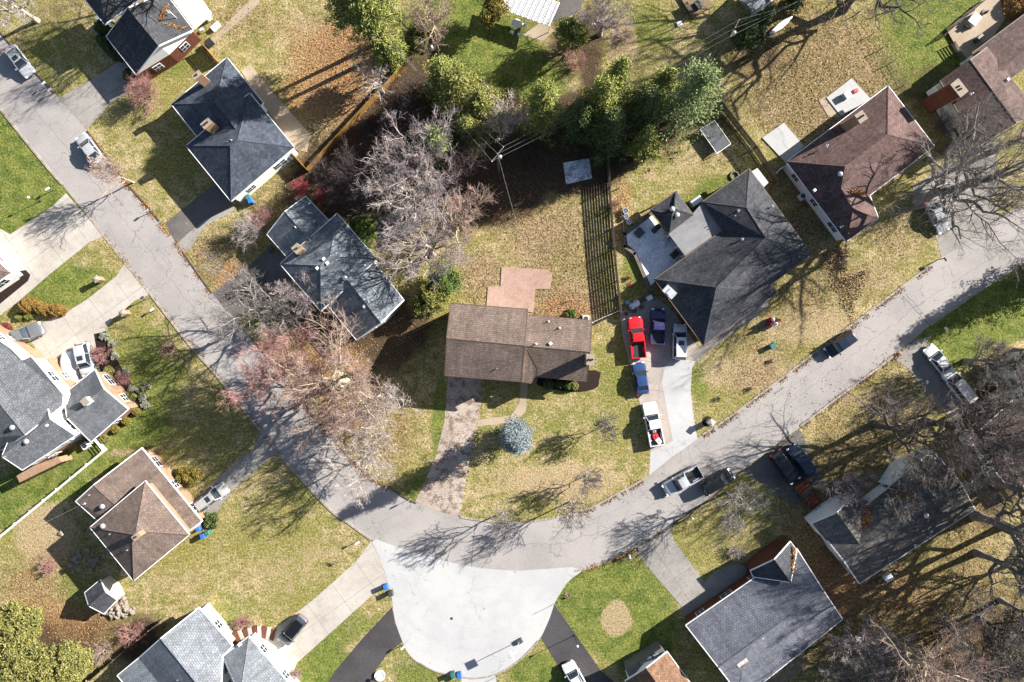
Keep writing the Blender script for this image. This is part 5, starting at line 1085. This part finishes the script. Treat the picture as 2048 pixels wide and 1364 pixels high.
leafpile('leaves caught in the valley of the maroon roof', [(1694,378),(1730,382),(1733,390),(1700,388)], [5,4.2,3.6,4.4], 450)
leafpile('leaves along the valley of the blue grey roof', [(1586,1095),(1590,1100),(1586,1150)], [3.4,3.4,4.6], 300)
leafpile('diagonal drift of orange leaves on the charcoal brick house roof', [(338,5),(330,20),(320,38),(314,48)], [4.2,4.3,4.6,4.8], 350)
leafpile('lower drift of orange leaves on the brick house roof', [(314,48),(345,53),(375,56)], [4.8,4.2,3.7], 350)
leafpile('heap of brown leaves beside the right street mailbox', [(1700,560),(1745,535),(1700,650),(1655,560)], [.06,.06,.06,.06], 1100, 5, 'straw')
leafpile('brown leaves below the maroon house corner', [(1645,505),(1700,480),(1695,540),(1660,560)], [.06,.06,.06,.06], 900, 6, 'straw')
# ---------------------------------------------------------------- small things
M_blue = grime('blue_plastic', (.02, .12, .4), .45); M_grn = grime('green_plastic', (.03, .12, .1), .45); M_dgr = grime('charcoal_plastic', (.04, .045, .05), .5)
def bin_(label, x, y, mat, rz=.3, group=None):
    t = thing('wheelie_bin', label, 'bin', (0, 0, 0), local=True, group=group); p = P(x, y, .6); t.location = (p.x, p.y, .015); t.rotation_euler = (0, 0, rz)
    m = MB(); i = m.box((0, 0, .52), (.5, .56, 1.0), top=1.15); m.build('body', mat, t); m = MB(); m.box((.02, 0, 1.06), (.62, .68, .08), top=.85); m.build('lid', mat, t)
    for s_ in (-1, 1): m = MB(); m.tube((-.25, s_ * .25, .12), (-.25, s_ * .32, .12), .12, None, 10); m.build('wheel', M_tyre, t)
    m = MB(); m.tube((-.36, -.25, 1.0), (-.36, .25, 1.0), .02, None, 6); m.build('handle', M_dgr, t); return t
bin_('blue bin at the kerb by the paved driveway mouth', 772, 1173, M_blue); bin_('dark green bin next to the blue one at the turnaround', 782, 1186, M_dgr)
bin_('green bin at the corner of the dark hip roofed house', 497, 395, M_grn); bin_('blue bin below the green one at the dark hip roofed house', 502, 403, M_blue)
bin_('green bin at the corner of the tan roofed house', 416, 1065, M_grn); bin_('blue bin beside the green one at the tan roofed house', 407, 1071, M_blue); bin_('blue bin against the wall of the tan roofed house', 398, 1056, M_blue)
bin_('green bin at the bottom of the turnaround', 906, 1349, M_grn); bin_('blue bin at the bottom of the turnaround', 919, 1350, M_blue)
bin_('grey bin beside the slate roof driveway', 542, 498, M_dgr); bin_('grey white bin beside the trailer', 1670, 995, M_metal); bin_('pale bin left of the one beside the trailer', 1664, 1000, M_trim)
def mailbox(label, x, y, mat, rz=0., h_=1.05):
    t = thing('mailbox', label, 'mailbox', (0, 0, 0), local=True); p = P(x, y, .0); t.location = (p.x, p.y, 0); t.rotation_euler = (0, 0, rz)
    m = MB(); m.box((0, 0, h_ / 2), (.1, .1, h_)); m.box((.12, 0, h_ - .06), (.4, .08, .06)); m.build('post', M_grw, t)
    m = MB(); s2 = [[(x_, .14 * math.cos(a), h_ + .1 + .12 * math.sin(a)) for a in [-.6 + i * (math.pi + 1.2) / 8 for i in range(9)]] for x_ in (-.12, .42)]; loft(m, s2); m.build('box', mat, t)
    m = MB(); m.box((.2, .16, h_ + .2), (.04, .02, .18)); m.build('flag', M_tail, t); return t
mailbox('white mailbox on the upper left lawn', 108, 380, M_trim, -2.5); mailbox('mailbox on the kerb of the dark shaded lawn', 304, 423, M_metal, -2.5)
mailbox('dark mailbox at the left kerb below the second drive', 293, 598, M_dgr, .6, 1.3); mailbox('small white mailbox on the left lawn by the kerb', 309, 621, M_trim, .6, .8)
mailbox('mailbox on the leafy mound left of the turnaround', 716, 1082, M_trim, .5); mailbox('mailbox beside the black driveway below the turnaround', 806, 1290, M_trim, .7)
mailbox('black mailbox at the asphalt driveway mouth', 1272, 1096, M_plast, 1.8); mailbox('white mailbox post on the round green lawn', 1257, 1110, M_trim, 1.8)
mailbox('mailbox at the lower right driveway bend', 1881, 660, M_trim, 2.2, 1.3); mailbox('dark mailbox at the upper right kerb', 1877, 519, M_plast, -1., 1.3); mailbox('white mailbox at the brick house driveway', 100, 171, M_trim, -2.4); mailbox('small white mailbox nearest the brick house kerb', 112, 184, M_trim, -2.4)
mailbox('pale mailbox on the verge of the lower right lawn', 1381, 1034, M_trim, 2.)
def pillar(label, x, y, rz=.6, top=M_stone2, mat=None, h_=1.45):
    t = thing('brick_pillar', label, 'pillar', P(x, y)); p = P(x, y); m = MB(); m.box((p.x, p.y, h_ / 2), (.62, .62, h_), rz); m.build('shaft', mat or M_brickt, t, uv=True)
    m = MB(); m.box((p.x, p.y, h_ + .07), (.85, .85, .14), rz, top=.8); m.box((p.x, p.y, h_ + .2), (.5, .5, .12), rz, top=.6); m.build('cap', top, t); return t
pillar('brick mailbox pillar on the lawn between the two left drives', 205, 560); pillar('brick mailbox pillar beside the second left drive', 257, 627)
pillar('grey mailbox pillar on its mulch ring by the white driveway', 1417, 843, .9, M_metal, M_beige, 1.4)
def signpost(label, x, y, h_, rz, w_=.6, hh=.6, mat=None):
    t = thing('street_sign', label, 'sign', P(x, y)); p = P(x, y); m = MB(); m.tube((p.x, p.y, 0), (p.x, p.y, h_), .035, None, 6); m.build('post', M_metal, t)
    m = MB(); m.box((p.x, p.y, h_ - hh / 2), (w_, .02, hh), rz); m.build('sign_panel', mat or M_metal, t); return t
signpost('thin sign post at the street bend, upper one', 777, 970, 2.7, 1.2, .9, .35); signpost('thin sign post at the street bend, lower one', 820, 998, 1.6, 1.2, .3, .6)
signpost('square yard sign at the turnaround edge', 1117, 1204, 2., .5, .5, .5, M_dgr); signpost('small dark sign at the bottom drive', 996, 1352, 1.6, .7, .5, .35, M_dgr)
def lamp(label, x, y, h_):
    t = thing('lamp_post', label, 'lamp', P(x, y)); p = P(x, y); m = MB(); m.tube((p.x, p.y, 0), (p.x, p.y, h_), .05, .035, 8); m.lathe((p.x, p.y, 0), [(.12, 0), (.1, .2), (.05, .25)], 10); m.build('post', M_plast, t)
    m = MB(); m.lathe((p.x, p.y, h_), [(.06, 0), (.16, .25), (.16, .32), (.02, .45)], 8); m.build('lantern', M_lamp, t)
lamp('black lamp post on the upper left lawn', 82, 402, 2.2); lamp('thin lamp post by the dark driveway at bottom', 1150, 1270, 3.2)
# basketball hoop
t = thing('basketball_hoop', 'portable basketball hoop standing in the turnaround', 'basketball hoop', P(1038, 1282)); p = P(1038, 1282)
m = MB(); m.box((p.x, p.y, .2), (1.0, .75, .35), .5, top=.8); m.build('base', M_dgr, t); m = MB(); m.tube((p.x, p.y, .3), (p.x - .5, p.y - .25, 2.9), .05); m.tube((p.x - .5, p.y - .25, 2.9), (p.x - .9, p.y - .45, 3.2), .04); m.build('pole', M_metal, t)
m = MB(); m.box((p.x - .95, p.y - .5, 3.2), (.05, 1.1, .8), .5); m.build('backboard', M_trim, t); m = MB()
for i in range(12): a = i * .5236; m.tube((p.x - 1.3 + .23 * math.cos(a), p.y - .68 + .23 * math.sin(a), 3.05), (p.x - 1.3 + .23 * math.cos(a + .5236), p.y - .68 + .23 * math.sin(a + .5236), 3.05), .015, None, 5)
m.build('rim', M_tail, t)
# birdbath ring
t = thing('birdbath', 'white round fountain basin at the bottom edge', 'fountain', P(760, 1350)); p = P(760, 1350)
m = MB(); m.lathe(tuple(p), [(.7, 0), (.72, .3), (.62, .32), (.55, .2), (0.02, .18)], 20); m.build('basin', M_trim, t, smooth=False); m = MB(); m.lathe(tuple(p), [(.15, .1), (.08, .8), (.3, .95), (.28, 1.0), (.02, .92)], 14); m.build('pedestal', M_trim, t)
# trampoline
t = thing('trampoline', 'rectangular black trampoline with white frame in the back yard', 'trampoline', P(1430, 275)); q = [P(1400,259,.9), P(1429,241,.9), P(1461.5,287.5,.9), P(1434,307,.9)]
m = MB(); [m.tube(q[i], q[(i + 1) % 4], .05) for i in range(4)]; [m.tube(p, (p.x, p.y, 0), .035) for p in q]; m.build('frame', M_trim, t); cc = sum(q, Vector()) / 4
m = MB(); m.face([p.lerp(cc, .07) for p in q]); m.face([p.lerp(cc, .07) - Vector((0, 0, .02)) for p in reversed(q)]); m.build('mat', grime('mat_fabric', (.05, .055, .065), .7), t)
# picnic set at the top
p = P(1033, 52); t = thing('round_table', 'round white garden table on the top lawn', 'table', p); m = MB(); m.lathe(tuple(p), [(.62, .7), (.64, .72), (.64, .76), (.02, .77)], 20); m.build('table_top', M_trim, t); m = MB(); m.tube((p.x, p.y, 0), (p.x, p.y, .72), .05); m.lathe(tuple(p), [(.3, 0), (.06, .08)], 10); m.build('leg', M_trim, t)
def chair(x, y, rz, label, mat, group=None):
    t = thing('garden_chair', label, 'chair', (0, 0, 0), local=True, group=group); p = P(x, y, .4); t.location = (p.x, p.y, 0); t.rotation_euler = (0, 0, rz)
    m = MB(); m.box((0, 0, .42), (.5, .5, .04)); m.build('seat', mat, t); m = MB(); m.box((-.26, 0, .7), (.05, .5, .5), ry=-.2); m.build('backrest', mat, t)
    for a, b in ((-1, -1), (1, -1), (1, 1), (-1, 1)): m = MB(); m.box((a * .22, b * .22, .2), (.04, .04, .4)); m.build('leg', mat, t)
chair(1024, 64, 1., 'white chair left of the round garden table', M_trim); chair(1039, 69, 1.7, 'white chair below the round garden table', M_trim); chair(1048, 50, 3.1, 'white chair right of the round garden table', M_trim)
def box_thing(name, label, cat, x, y, sx, sy, sz, rz, mat, mat2=None, z=0.):
    t = thing(name, label, cat, P(x, y)); p = P(x, y, z + sz); m = MB(); m.box((p.x, p.y, z + sz / 2), (sx, sy, sz), rz, top=.94); m.build('body', mat, t)
    m = MB(); m.box((p.x, p.y, z + sz + .02), (sx * 1.04, sy * 1.04, .06), rz, top=.9); m.build('lid', mat2 or mat, t); return t
def ac(label, x, y, rz):
    t = thing('air_conditioner', label, 'air conditioner', P(x, y)); p = P(x, y, .7); m = MB(); m.box((p.x, p.y, .38), (.85, .85, .72), rz); m.build('case', M_trim, t)
    m = MB(); m.lathe((p.x, p.y, .74), [(.34, 0), (.34, .03), (.28, .035), (.06, .03), (.05, .05)], 16); m.build('fan_grille', M_dgr, t)
ac('white air conditioner below the two storey house', 169, 892, .6); ac('air conditioner beside the maroon roofed house', 1606, 392, .6); ac('air conditioner behind the brown house right corner', 1172, 637, 0)
box_thing('utility_box', 'green utility box on the front lawn by the street', 'utility box', 1547, 692, .8, .7, .8, .5, M_grn)
box_thing('storage_box', 'grey storage box beside the charcoal house wing', 'box', 1393, 402, 1.6, .9, .9, .6, M_metal)
box_thing('fire_pit', 'square dark fire pit table on the raised patio', 'fire pit', 1279, 465, 1.1, 1.1, .45, .75, M_dgr, z=.35)
box_thing('patio_sofa', 'dark patio sofa at the edge of the pavilion', 'sofa', 1313, 457, 1.3, .7, .45, .75, M_dgr, z=.35); box_thing('patio_sofa', 'grey patio sofa under the flat roof edge', 'sofa', 1332, 480, 1.3, .7, .45, .75, M_metal, z=.35); box_thing('patio_cooler', 'brown patio chest near the house wall', 'chest', 1350, 508, 1., .8, .6, .75, M_trimb, z=.35)
box_thing('lounge_box', 'grey cushioned lounger on the white patio slab', 'lounger', 1696, 189, .9, .9, .7, .6, M_metal, z=.15); box_thing('toy_kart', 'red toy kart on the white patio slab', 'toy', 1712, 181, .6, .5, .35, .3, grime('toy_red', (.45, .03, .04), .4), z=.15)
for i, (x, y, r_) in enumerate([(1250,423,.38),(1251,434,.33),(1257,445,.38)]):
    t = thing('metal_tub', ['top shiny metal tub by the garden fence', 'middle shiny metal tub by the garden fence', 'lowest shiny metal tub by the garden fence'][i], 'tub', P(x, y)); p = P(x, y); m = MB(); m.lathe(tuple(p), [(r_ * .9, 0), (r_, .6), (r_ * 1.05, .62), (r_ * .9, .62), (r_ * .85, .3), (.02, .3)], 16); m.build('tub', M_metal, t); m = MB(); m.tube((p.x, p.y, .3), (p.x, p.y, .75), .06); m.build('spout', M_metal, t)
pots = [(1243,603,.3,'yellow pot','olive'),(1254,605,.28,'blue pot','blue'),(1263,613,.4,'grey bucket','m'),(1272,607,.42,'white bag','w'),(1258,618,.3,'brown pot','b'),(1268,622,.3,'dark pot','d'),(1285,601,.38,'cardboard box','b'),(1298,596,.45,'pale cooler','w'),(1251,628,.26,'clay pot','b'),(1283,615,.3,'tan box','b')]
PM = {'olive': grime('olive_pot', (.25, .22, .04), .5), 'blue': grime('sky_pot', (.08, .3, .5), .5), 'm': M_metal, 'w': M_trim, 'b': M_trimb, 'd': M_dgr}
for x, y, r_, nm, k_ in pots:
    t = thing(nm.split()[-1], nm + ' in the clutter above the parked red truck', nm.split()[-1], P(x, y)); p = P(x, y); m = MB()
    if 'box' in nm or 'cooler' in nm: m.box((p.x, p.y, .25), (r_ * 1.7, r_ * 1.3, .5), .5); m.build('body', PM[k_], t); m = MB(); m.box((p.x, p.y, .52), (r_ * 1.75, r_ * 1.35, .05), .5); m.build('lid', PM[k_], t)
    else: m.lathe(tuple(p), [(r_ * .7, 0), (r_, .45), (r_ * 1.1, .48), (r_ * .9, .5), (r_ * .8, .4), (.02, .4)], 12); m.build('body', PM[k_], t)
# lawn inflatables
for x, y, c_, lb in ((1539,640,(.5,.02,.02),'red inflatable lawn figure, top left of the cluster'),(1545,648,(.7,.7,.7),'white inflatable lawn figure right of the red one'),(1534,650,(.12,.02,.1),'dark striped inflatable figure, lowest of the cluster'),(1552,641,(.05,.3,.08),'green and white inflatable figure, rightmost of the cluster')):
    t = thing('lawn_inflatable', lb, 'inflatable', P(x, y)); p = P(x, y); m = MB(); m.lathe(tuple(p), [(.2, 0), (.36, .2), (.4, .5), (.3, .85), (.18, .95), (.26, 1.1), (.24, 1.3), (.03, 1.42)], 12); m.build('body', grime('inflatable_%d' % x, c_, .5), t, smooth=True); m = MB(); m.lathe((p.x, p.y, 1.3), [(.25, 0), (.2, .1), (.03, .4)], 10); m.build('hat', M_tail if c_[0] < .4 else M_trim, t)
# rocks
g = np.random.default_rng(5)
import bmesh
rocks = []
for i in range(4):
    bm = bmesh.new(); bmesh.ops.create_icosphere(bm, subdivisions=2, radius=.5)
    for v_ in bm.verts: v_.co *= 1 + .5 * (math.sin(v_.co.x * 7 + i) * math.cos(v_.co.y * 6 + i * 2) * .6 + random.uniform(-.2, .2)); v_.co.z *= .7
    me = bpy.data.meshes.new('rock'); bm.to_mesh(me); bm.free(); me.materials.append(simple('rock', lin((190, 176, 160)), lin((120, 108, 100)), 1.5, fine=.4)); rocks.append(me)
for i in range(62):
    a = g.random() * 6.28; q = math.sqrt(g.random()); x, y = 240 + 30 * q * math.cos(a), 1214 + 23 * q * math.sin(a); s_ = .45 + .55 * g.random()
    o = bpy.data.objects.new('rock', rocks[i % 4]); C.objects.link(o); o.location = P(x, y) + Vector((0, 0, .12 + .25 * (1 - q))); o.scale = (s_, s_ * .8, s_ * .8); o.rotation_euler = (g.random(), g.random(), g.random() * 6); tag(o, 'grey tan rock in the loose pile beside the garden shed', 'rock', 'rocks of the pile beside the shed')
for i in range(26):
    x, y = 165 + 34 * g.normal() * .5, 1115 + 40 * g.normal() * .45; s_ = .35 + .5 * g.random()
    o = bpy.data.objects.new('rock', rocks[i % 4]); C.objects.link(o); o.location = P(x, y) + Vector((0, 0, .08)); o.scale = (s_, s_, s_ * .7); o.rotation_euler = (0, 0, g.random() * 6); tag(o, 'rock in the shaded strip beside the tan roofed house', 'rock', 'rocks in the shade of the tan house')
for i in range(24):
    x, y = (1000 + 100 * i / 8, 0) if 0 else [(973 + i * 4, 608) , (1071, 578)][0]
    break
# utility poles and wires
def upole(label, x, y, h_, rz, arm=2.4):
    t = thing('utility_pole', label, 'utility pole', P(x, y)); p = P(x, y); m = MB(); m.tube((p.x, p.y, 0), (p.x, p.y, h_), .16, .11, 10); m.build('pole', M_grw, t)
    m = MB(); m.box((p.x, p.y, h_ - .4), (arm, .12, .12), rz); m.build('crossarm', M_grw, t); u = Vector((math.cos(rz), math.sin(rz), 0)); tips = []
    for f in (-.95, 0, .95):
        q = Vector((p.x, p.y, h_ - .3)) + u * (f * arm / 2); m = MB(); m.lathe(tuple(q), [(.05, 0), (.07, .1), (.03, .22)], 8); m.build('insulator', M_trim, t); tips.append(q + Vector((0, 0, .22)))
    m = MB(); m.lathe((p.x + .3, p.y, h_ - 2), [(.2, 0), (.22, .1), (.22, .7), (.1, .8)], 12); m.build('transformer', M_metal, t); return tips
A = upole('wooden utility pole with crossarm in the central grove', 998, 345, 9.5, .9); B = upole('wooden utility pole beside the dark evergreens at top', 1426, 118, 9.5, 1.1)
def wire(pts, label, sag=.8, r_=.012):
    m = MB()
    for a_, b_ in zip(pts[:-1], pts[1:]):
        L_ = [a_.lerp(b_, i / 16) - Vector((0, 0, sag * 4 * (i / 16) * (1 - i / 16))) for i in range(17)]
        for i in range(16): m.tube(L_[i], L_[i + 1], r_, None, 4, cap=False)
    tag(m.build('overhead_wire', grime('wire_metal', (.2, .2, .21), .4, .5)), label, 'wire')
far = [P(1700, -60, 9), P(1705, -50, 9), P(1710, -40, 9)]; fl = [P(770, 60, 9), P(764, 66, 9), P(758, 72, 9)]
for i, nm in enumerate(('upper', 'middle', 'lower')):
    wire([A[i], B[i], far[i]], nm + ' power line running between the two utility poles', .9); wire([fl[i], A[i]], nm + ' power line running up left from the central pole', .9)
wire([A[1], P(1040, 470, 4.5), P(1063, 632, 4.2)], 'thin service wire dropping to the brown house', .4, .015); wire([P(165, 1008, 4.5), P(60, 1060, 5)], 'service wire leaving the tan roofed house', .2, .015)
# fallen limb logs by the grove
m = MB()
for a_, b_, r0, r1 in (((1185,268,.4),(1272,252,1.2),.16,.12),((1165,235,3),(1190,268,.5),.1,.14),((1190,268,.5),(1140,240,2.5),.1,.05),((1190,268,.5),(1200,225,3.5),.1,.05),((1190,268,.5),(1258,240,2),.09,.05)): m.tube(P(*a_), P(*b_), r0, r1, 7)
tag(m.build('fallen_limb', BK['grey'][0]), 'pale fallen tree limbs lying under the conifers', 'fallen limb')
m = MB(); m.tube(P(1143, 600, .3), P(1112, 610, .1), .05, .03, 6); m.tube(P(1125, 606, .2), P(1128, 592, .2), .03, .02, 5); tag(m.build('fallen_branch', BK['dark'][0]), 'dark fallen branch on the yard behind the brown house', 'branch')

def scatter(label, ells, n, size, tone, seed):
    g = np.random.default_rng(seed); a = np.array(ells, float); wts = a[:, 2] * a[:, 3] * a[:, 4]; i = g.choice(len(a), n, p=wts / wts.sum()); q = g.normal(size=(n, 2)) * .6
    x = a[i, 0] + q[:, 0] * a[i, 2]; y = a[i, 1] + q[:, 1] * a[i, 3]; c = np.stack([(x - 1024) * H / F, (682 - y) * H / F, np.full(n, .05)], 1)
    V, Fq = cards(c, 1, [0, 0, .012], size, g, None, 1.4); V[:, 2] = np.maximum(V[:, 2], .018); return tag(mesh_np('fallen_leaves', V, Fq, LM[tone]), label, 'leaves', kind='stuff')
scatter('tan fallen leaves scattered over the yards', LEAF, 26000, .16, 'straw', 21)
scatter('orange fallen leaves scattered over the back yards', WARM, 9000, .15, 'orange', 22)
def litter(label, line, x0, x1, off, n, tone='straw', seed=1):
    g = np.random.default_rng(seed); L_ = np.array(seg(line, x0, x1)); t_ = g.random(n) * (len(L_) - 1.001); i = t_.astype(int); f = (t_ - i)[:, None]; p = L_[i] * (1 - f) + L_[i + 1] * f
    d = L_[i + 1] - L_[i]; d /= np.linalg.norm(d, axis=1, keepdims=True); nn = np.stack([-d[:, 1], d[:, 0]], 1); keep = np.sin(t_ * 3.1) + np.sin(t_ * 1.3 + 1) > -.6
    p = (p + nn * (off + g.normal(size=(n, 1)) * 3.2))[keep]; c = np.stack([(p[:, 0] - 1024) * H / F, (682 - p[:, 1]) * H / F, np.full(len(p), .035)], 1)
    V, Fq = cards(c, 1, [0, 0, .02], .17, g, None, 1.4); V[:, 2] = np.maximum(V[:, 2], .012); tag(mesh_np('gutter_leaves', V, Fq, LM[tone]), label, 'leaves', kind='stuff')
litter('dry leaves gathered along the upper kerb of the right street', INN, 1396, 1870, 3, 4200); litter('dry leaves along the lawn kerb at the street curve', INN, 1119, 1296, 3, 1500, seed=2)
litter('dry leaves along the lower kerb of the right street', RLO, 1600, 1800, -3, 2200, seed=3); litter('brown leaves along the corner kerb of the bend', INN, 560, 780, 3, 1800, 'orange', 4)
litter('brown leaves along the kerb beside the left street lawns', INN, 180, 430, 3, 2000, 'orange', 5); litter('leaves along the inner kerb of the left street', LOW, 200, 560, -3, 1200, seed=6); litter('leaves at the kerb above the turnaround', RLO, 1160, 1330, -2, 900, 'orange', 7)

# ---------------------------------------------------------------- more garden clutter
M_wood2 = simple('weathered_timber', lin((176, 152, 120)), lin((130, 110, 88)), 3)
chair(1746, 1165, .8, 'left wooden chair behind the weathered roofed house', M_wood2); chair(1760, 1160, 2.2, 'right wooden chair behind the weathered roofed house', M_wood2)
box_thing('garden_table', 'white slatted table behind the weathered roofed house', 'table', 1778, 1156, 1.1, .9, .7, .6, M_trim)
box_thing('planter', 'small planter at the back wall of the weathered roofed house', 'planter', 1791, 1146, .5, .5, .4, .6, M_trimb)
box_thing('terrace_table', 'grey table on the cluttered terrace at top right', 'table', 1950, 38, 1.6, 1.2, .7, .9, M_metal, z=.3); chair(1932, 52, .9, 'left chair on the top right terrace', M_wood2); chair(1968, 24, 2.6, 'right chair on the top right terrace', M_trimb)
box_thing('grill', 'dark covered grill on the top right terrace', 'grill', 1962, 74, .9, .6, 1.0, .8, M_dgr, z=.3); box_thing('terrace_cabinet', 'black cabinet at the house side of the terrace', 'cabinet', 1972, 88, 1.2, .6, .8, .7, M_plast, z=.3)
chair(420, 37, .6, 'white chair beside the white patio cover', M_trim); chair(404, 60, 2.1, 'white chair at the lower corner of the patio cover', M_trim); box_thing('grill', 'black grill by the fence behind the brick house', 'grill', 416, 83, 1., .7, .9, .7, M_plast)
box_thing('storage_bench', 'white bench box behind the brick house', 'bench', 430, 52, 1.3, .6, .5, .7, M_trim)
m = MB(); m.prism([tuple(P(*p).xy) for p in [(1356,-8), (1384,38), (1426,14), (1408,-12)]], 0, .35); tag(m.build('wooden_deck', M_wood2), 'low wooden deck with furniture at the top edge', 'deck')
box_thing('deck_bench', 'brown bench on the deck at the top edge', 'bench', 1378, 16, 1.7, .6, .5, -1., M_trimb, z=.35); box_thing('deck_table', 'dark table on the deck at the top edge', 'table', 1397, 8, 1.1, .8, .6, -.9, M_dgr, z=.35)
m = MB(); secs = []
a_, b_ = P(1538, 69, .3), P(1583, 35, .3); d_ = (b_ - a_); n_ = Vector((-d_.y, d_.x, 0)).normalized()
for i in range(13):
    f = i / 12; wd = .42 * math.sin(math.pi * min(max(f, .02), .98)) ** .6; c_ = a_ + d_ * f
    secs.append([c_ + n_ * (wd * math.cos(t_)) + Vector((0, 0, .1 + .28 * math.sin(t_) ** .8 if math.sin(t_) > 0 else .1)) for t_ in [math.pi * j / 8 for j in range(9)]])
loft(m, secs); tag(m.build('kayak', M_trim, smooth=True), 'upturned white kayak beside the top outbuilding', 'kayak')
t = thing('garden_statue', 'small white stone ornament on the lawn right of the round evergreen', 'statue', P(864, 98)); p = P(864, 98); m = MB(); m.lathe(tuple(p), [(.3, 0), (.32, .15), (.14, .2), (.12, .6), (.22, .75), (.1, .95), (.02, 1.0)], 12); m.build('figure', M_trim, t); m = MB(); m.box((p.x, p.y, .06), (.8, .8, .12), .3); m.build('base', M_stone, t)
for x, y, lb in ((1540,722,'small dark clump on the verge nearest the utility box'),(1435,797,'small dark clump on the verge nearest the white driveway'),(1497,777,'middle dark clump on the leafy verge'),(1255,556,'round maroon plant beside the raised patio'),(1262,571,'second round plant beside the raised patio'),(1135,1191,'small brown clump at the turnaround lawn edge'),(667,1126,'small dry clump on the lawn left of the turnaround')):
    twiggy('low_shrub', lb, x, y, .5, .4, 'dark' if x > 1400 else 'red' if x > 1200 else 'tan', 9, cat='plant', dens=.8)
box_thing('sand_tray', 'white square tray on the grass at the top', 'tray', 1359, 47, .7, .6, .15, .4, M_trim)
m = MB()
for i in range(14):
    a = i * .449; m.tube((P(1468, 352).x + .55 * math.cos(a), P(1468, 352).y + .55 * math.sin(a), .12), (P(1468, 352).x + .55 * math.cos(a + .449), P(1468, 352).y + .55 * math.sin(a + .449), .12), .13, None, 7)
tag(m.build('tyre_ring', M_stone), 'pale ring planter at the back corner of the charcoal house', 'planter')

# manhole covers and seams of the road
for x, y, z_, lb in ((903, 1237, .012, 'small round iron cover in the pale turnaround'),):
    t = thing('manhole_cover', lb, 'manhole cover', P(x, y)); p = P(x, y); m = MB(); m.lathe((p.x, p.y, 0), [(.2, z_), (.2, z_ + .01), (.17, z_ + .012), (.02, z_ + .014)], 18); m.build('lid', simple('cast_iron', (.05, .048, .045), None, 4), t)
def seam(pts, w_=.05, z_=.0075, jit=.12, seed=0):
    g = np.random.default_rng(seed); L_ = []
    for a_, b_ in zip(pts[:-1], pts[1:]):
        A_, B_ = P(*a_), P(*b_); n_ = max(2, int((B_ - A_).length / .6))
        for i in range(n_): q = A_.lerp(B_, i / n_); L_.append(Vector((q.x + g.normal() * jit, q.y + g.normal() * jit, z_)))
    L_.append(P(*pts[-1]) + Vector((0, 0, z_))); m = MB()
    for a_, b_ in zip(L_[:-1], L_[1:]):
        d = b_ - a_; n_ = Vector((-d.y, d.x, 0)).normalized() * (w_ * (.5 + .5 * g.random())); m.face([a_ - n_, b_ - n_, b_ + n_, a_ + n_])
    o = m.build('road_seam', simple('tar_seam', (.06, .055, .05), (.1, .09, .085), 2)); o['kind'] = 'structure'
seam([(951, 1038), (946, 1090), (943, 1137)], .04, jit=.03); seam([(1806, 592), (1832, 622), (1858, 649)], .05, jit=.05, seed=1); seam([(1812, 588), (1838, 618), (1864, 645)], .03, jit=.05, seed=2)
mid = [tuple((np.array(LOW[min(int(i * len(LOW) / 30), len(LOW) - 1)]) + np.array(min(INN, key=lambda q: (q[0] - LOW[min(int(i * len(LOW) / 30), len(LOW) - 1)][0] - 40) ** 2 + (q[1] - LOW[min(int(i * len(LOW) / 30), len(LOW) - 1)][1] + 30) ** 2))) / 2) for i in range(2, 29)]
seam(mid, .018, jit=.1, seed=3)
seam([(1020, 1090), (1110, 1088), (1200, 1065), (1290, 1020), (1400, 945), (1520, 850), (1640, 760), (1760, 668), (1880, 580), (2040, 480)], .018, jit=.12, seed=4)
seam([(1120, 1060), (1240, 1018), (1330, 960), (1440, 880), (1560, 790), (1660, 718)], .012, jit=.14, seed=5)
for i in range(34):
    g = np.random.default_rng(40 + i); f = g.random(); x0, y0 = ((60 + f * 560), (190 + f * 800)) if i < 16 else ((1100 + f * 850), (1085 - f * 590)); y0 += g.normal() * 12
    a = (g.random() - .5) * 1.6 + (.9 if i < 16 else 2.1); L = 18 + 26 * g.random(); p_ = [(x0, y0), (x0 + L * math.cos(a), y0 + L * math.sin(a) * -1 if i < 16 else y0 + L * math.sin(a))]
    seam(p_, .014, .0078, .16, seed=60 + i)
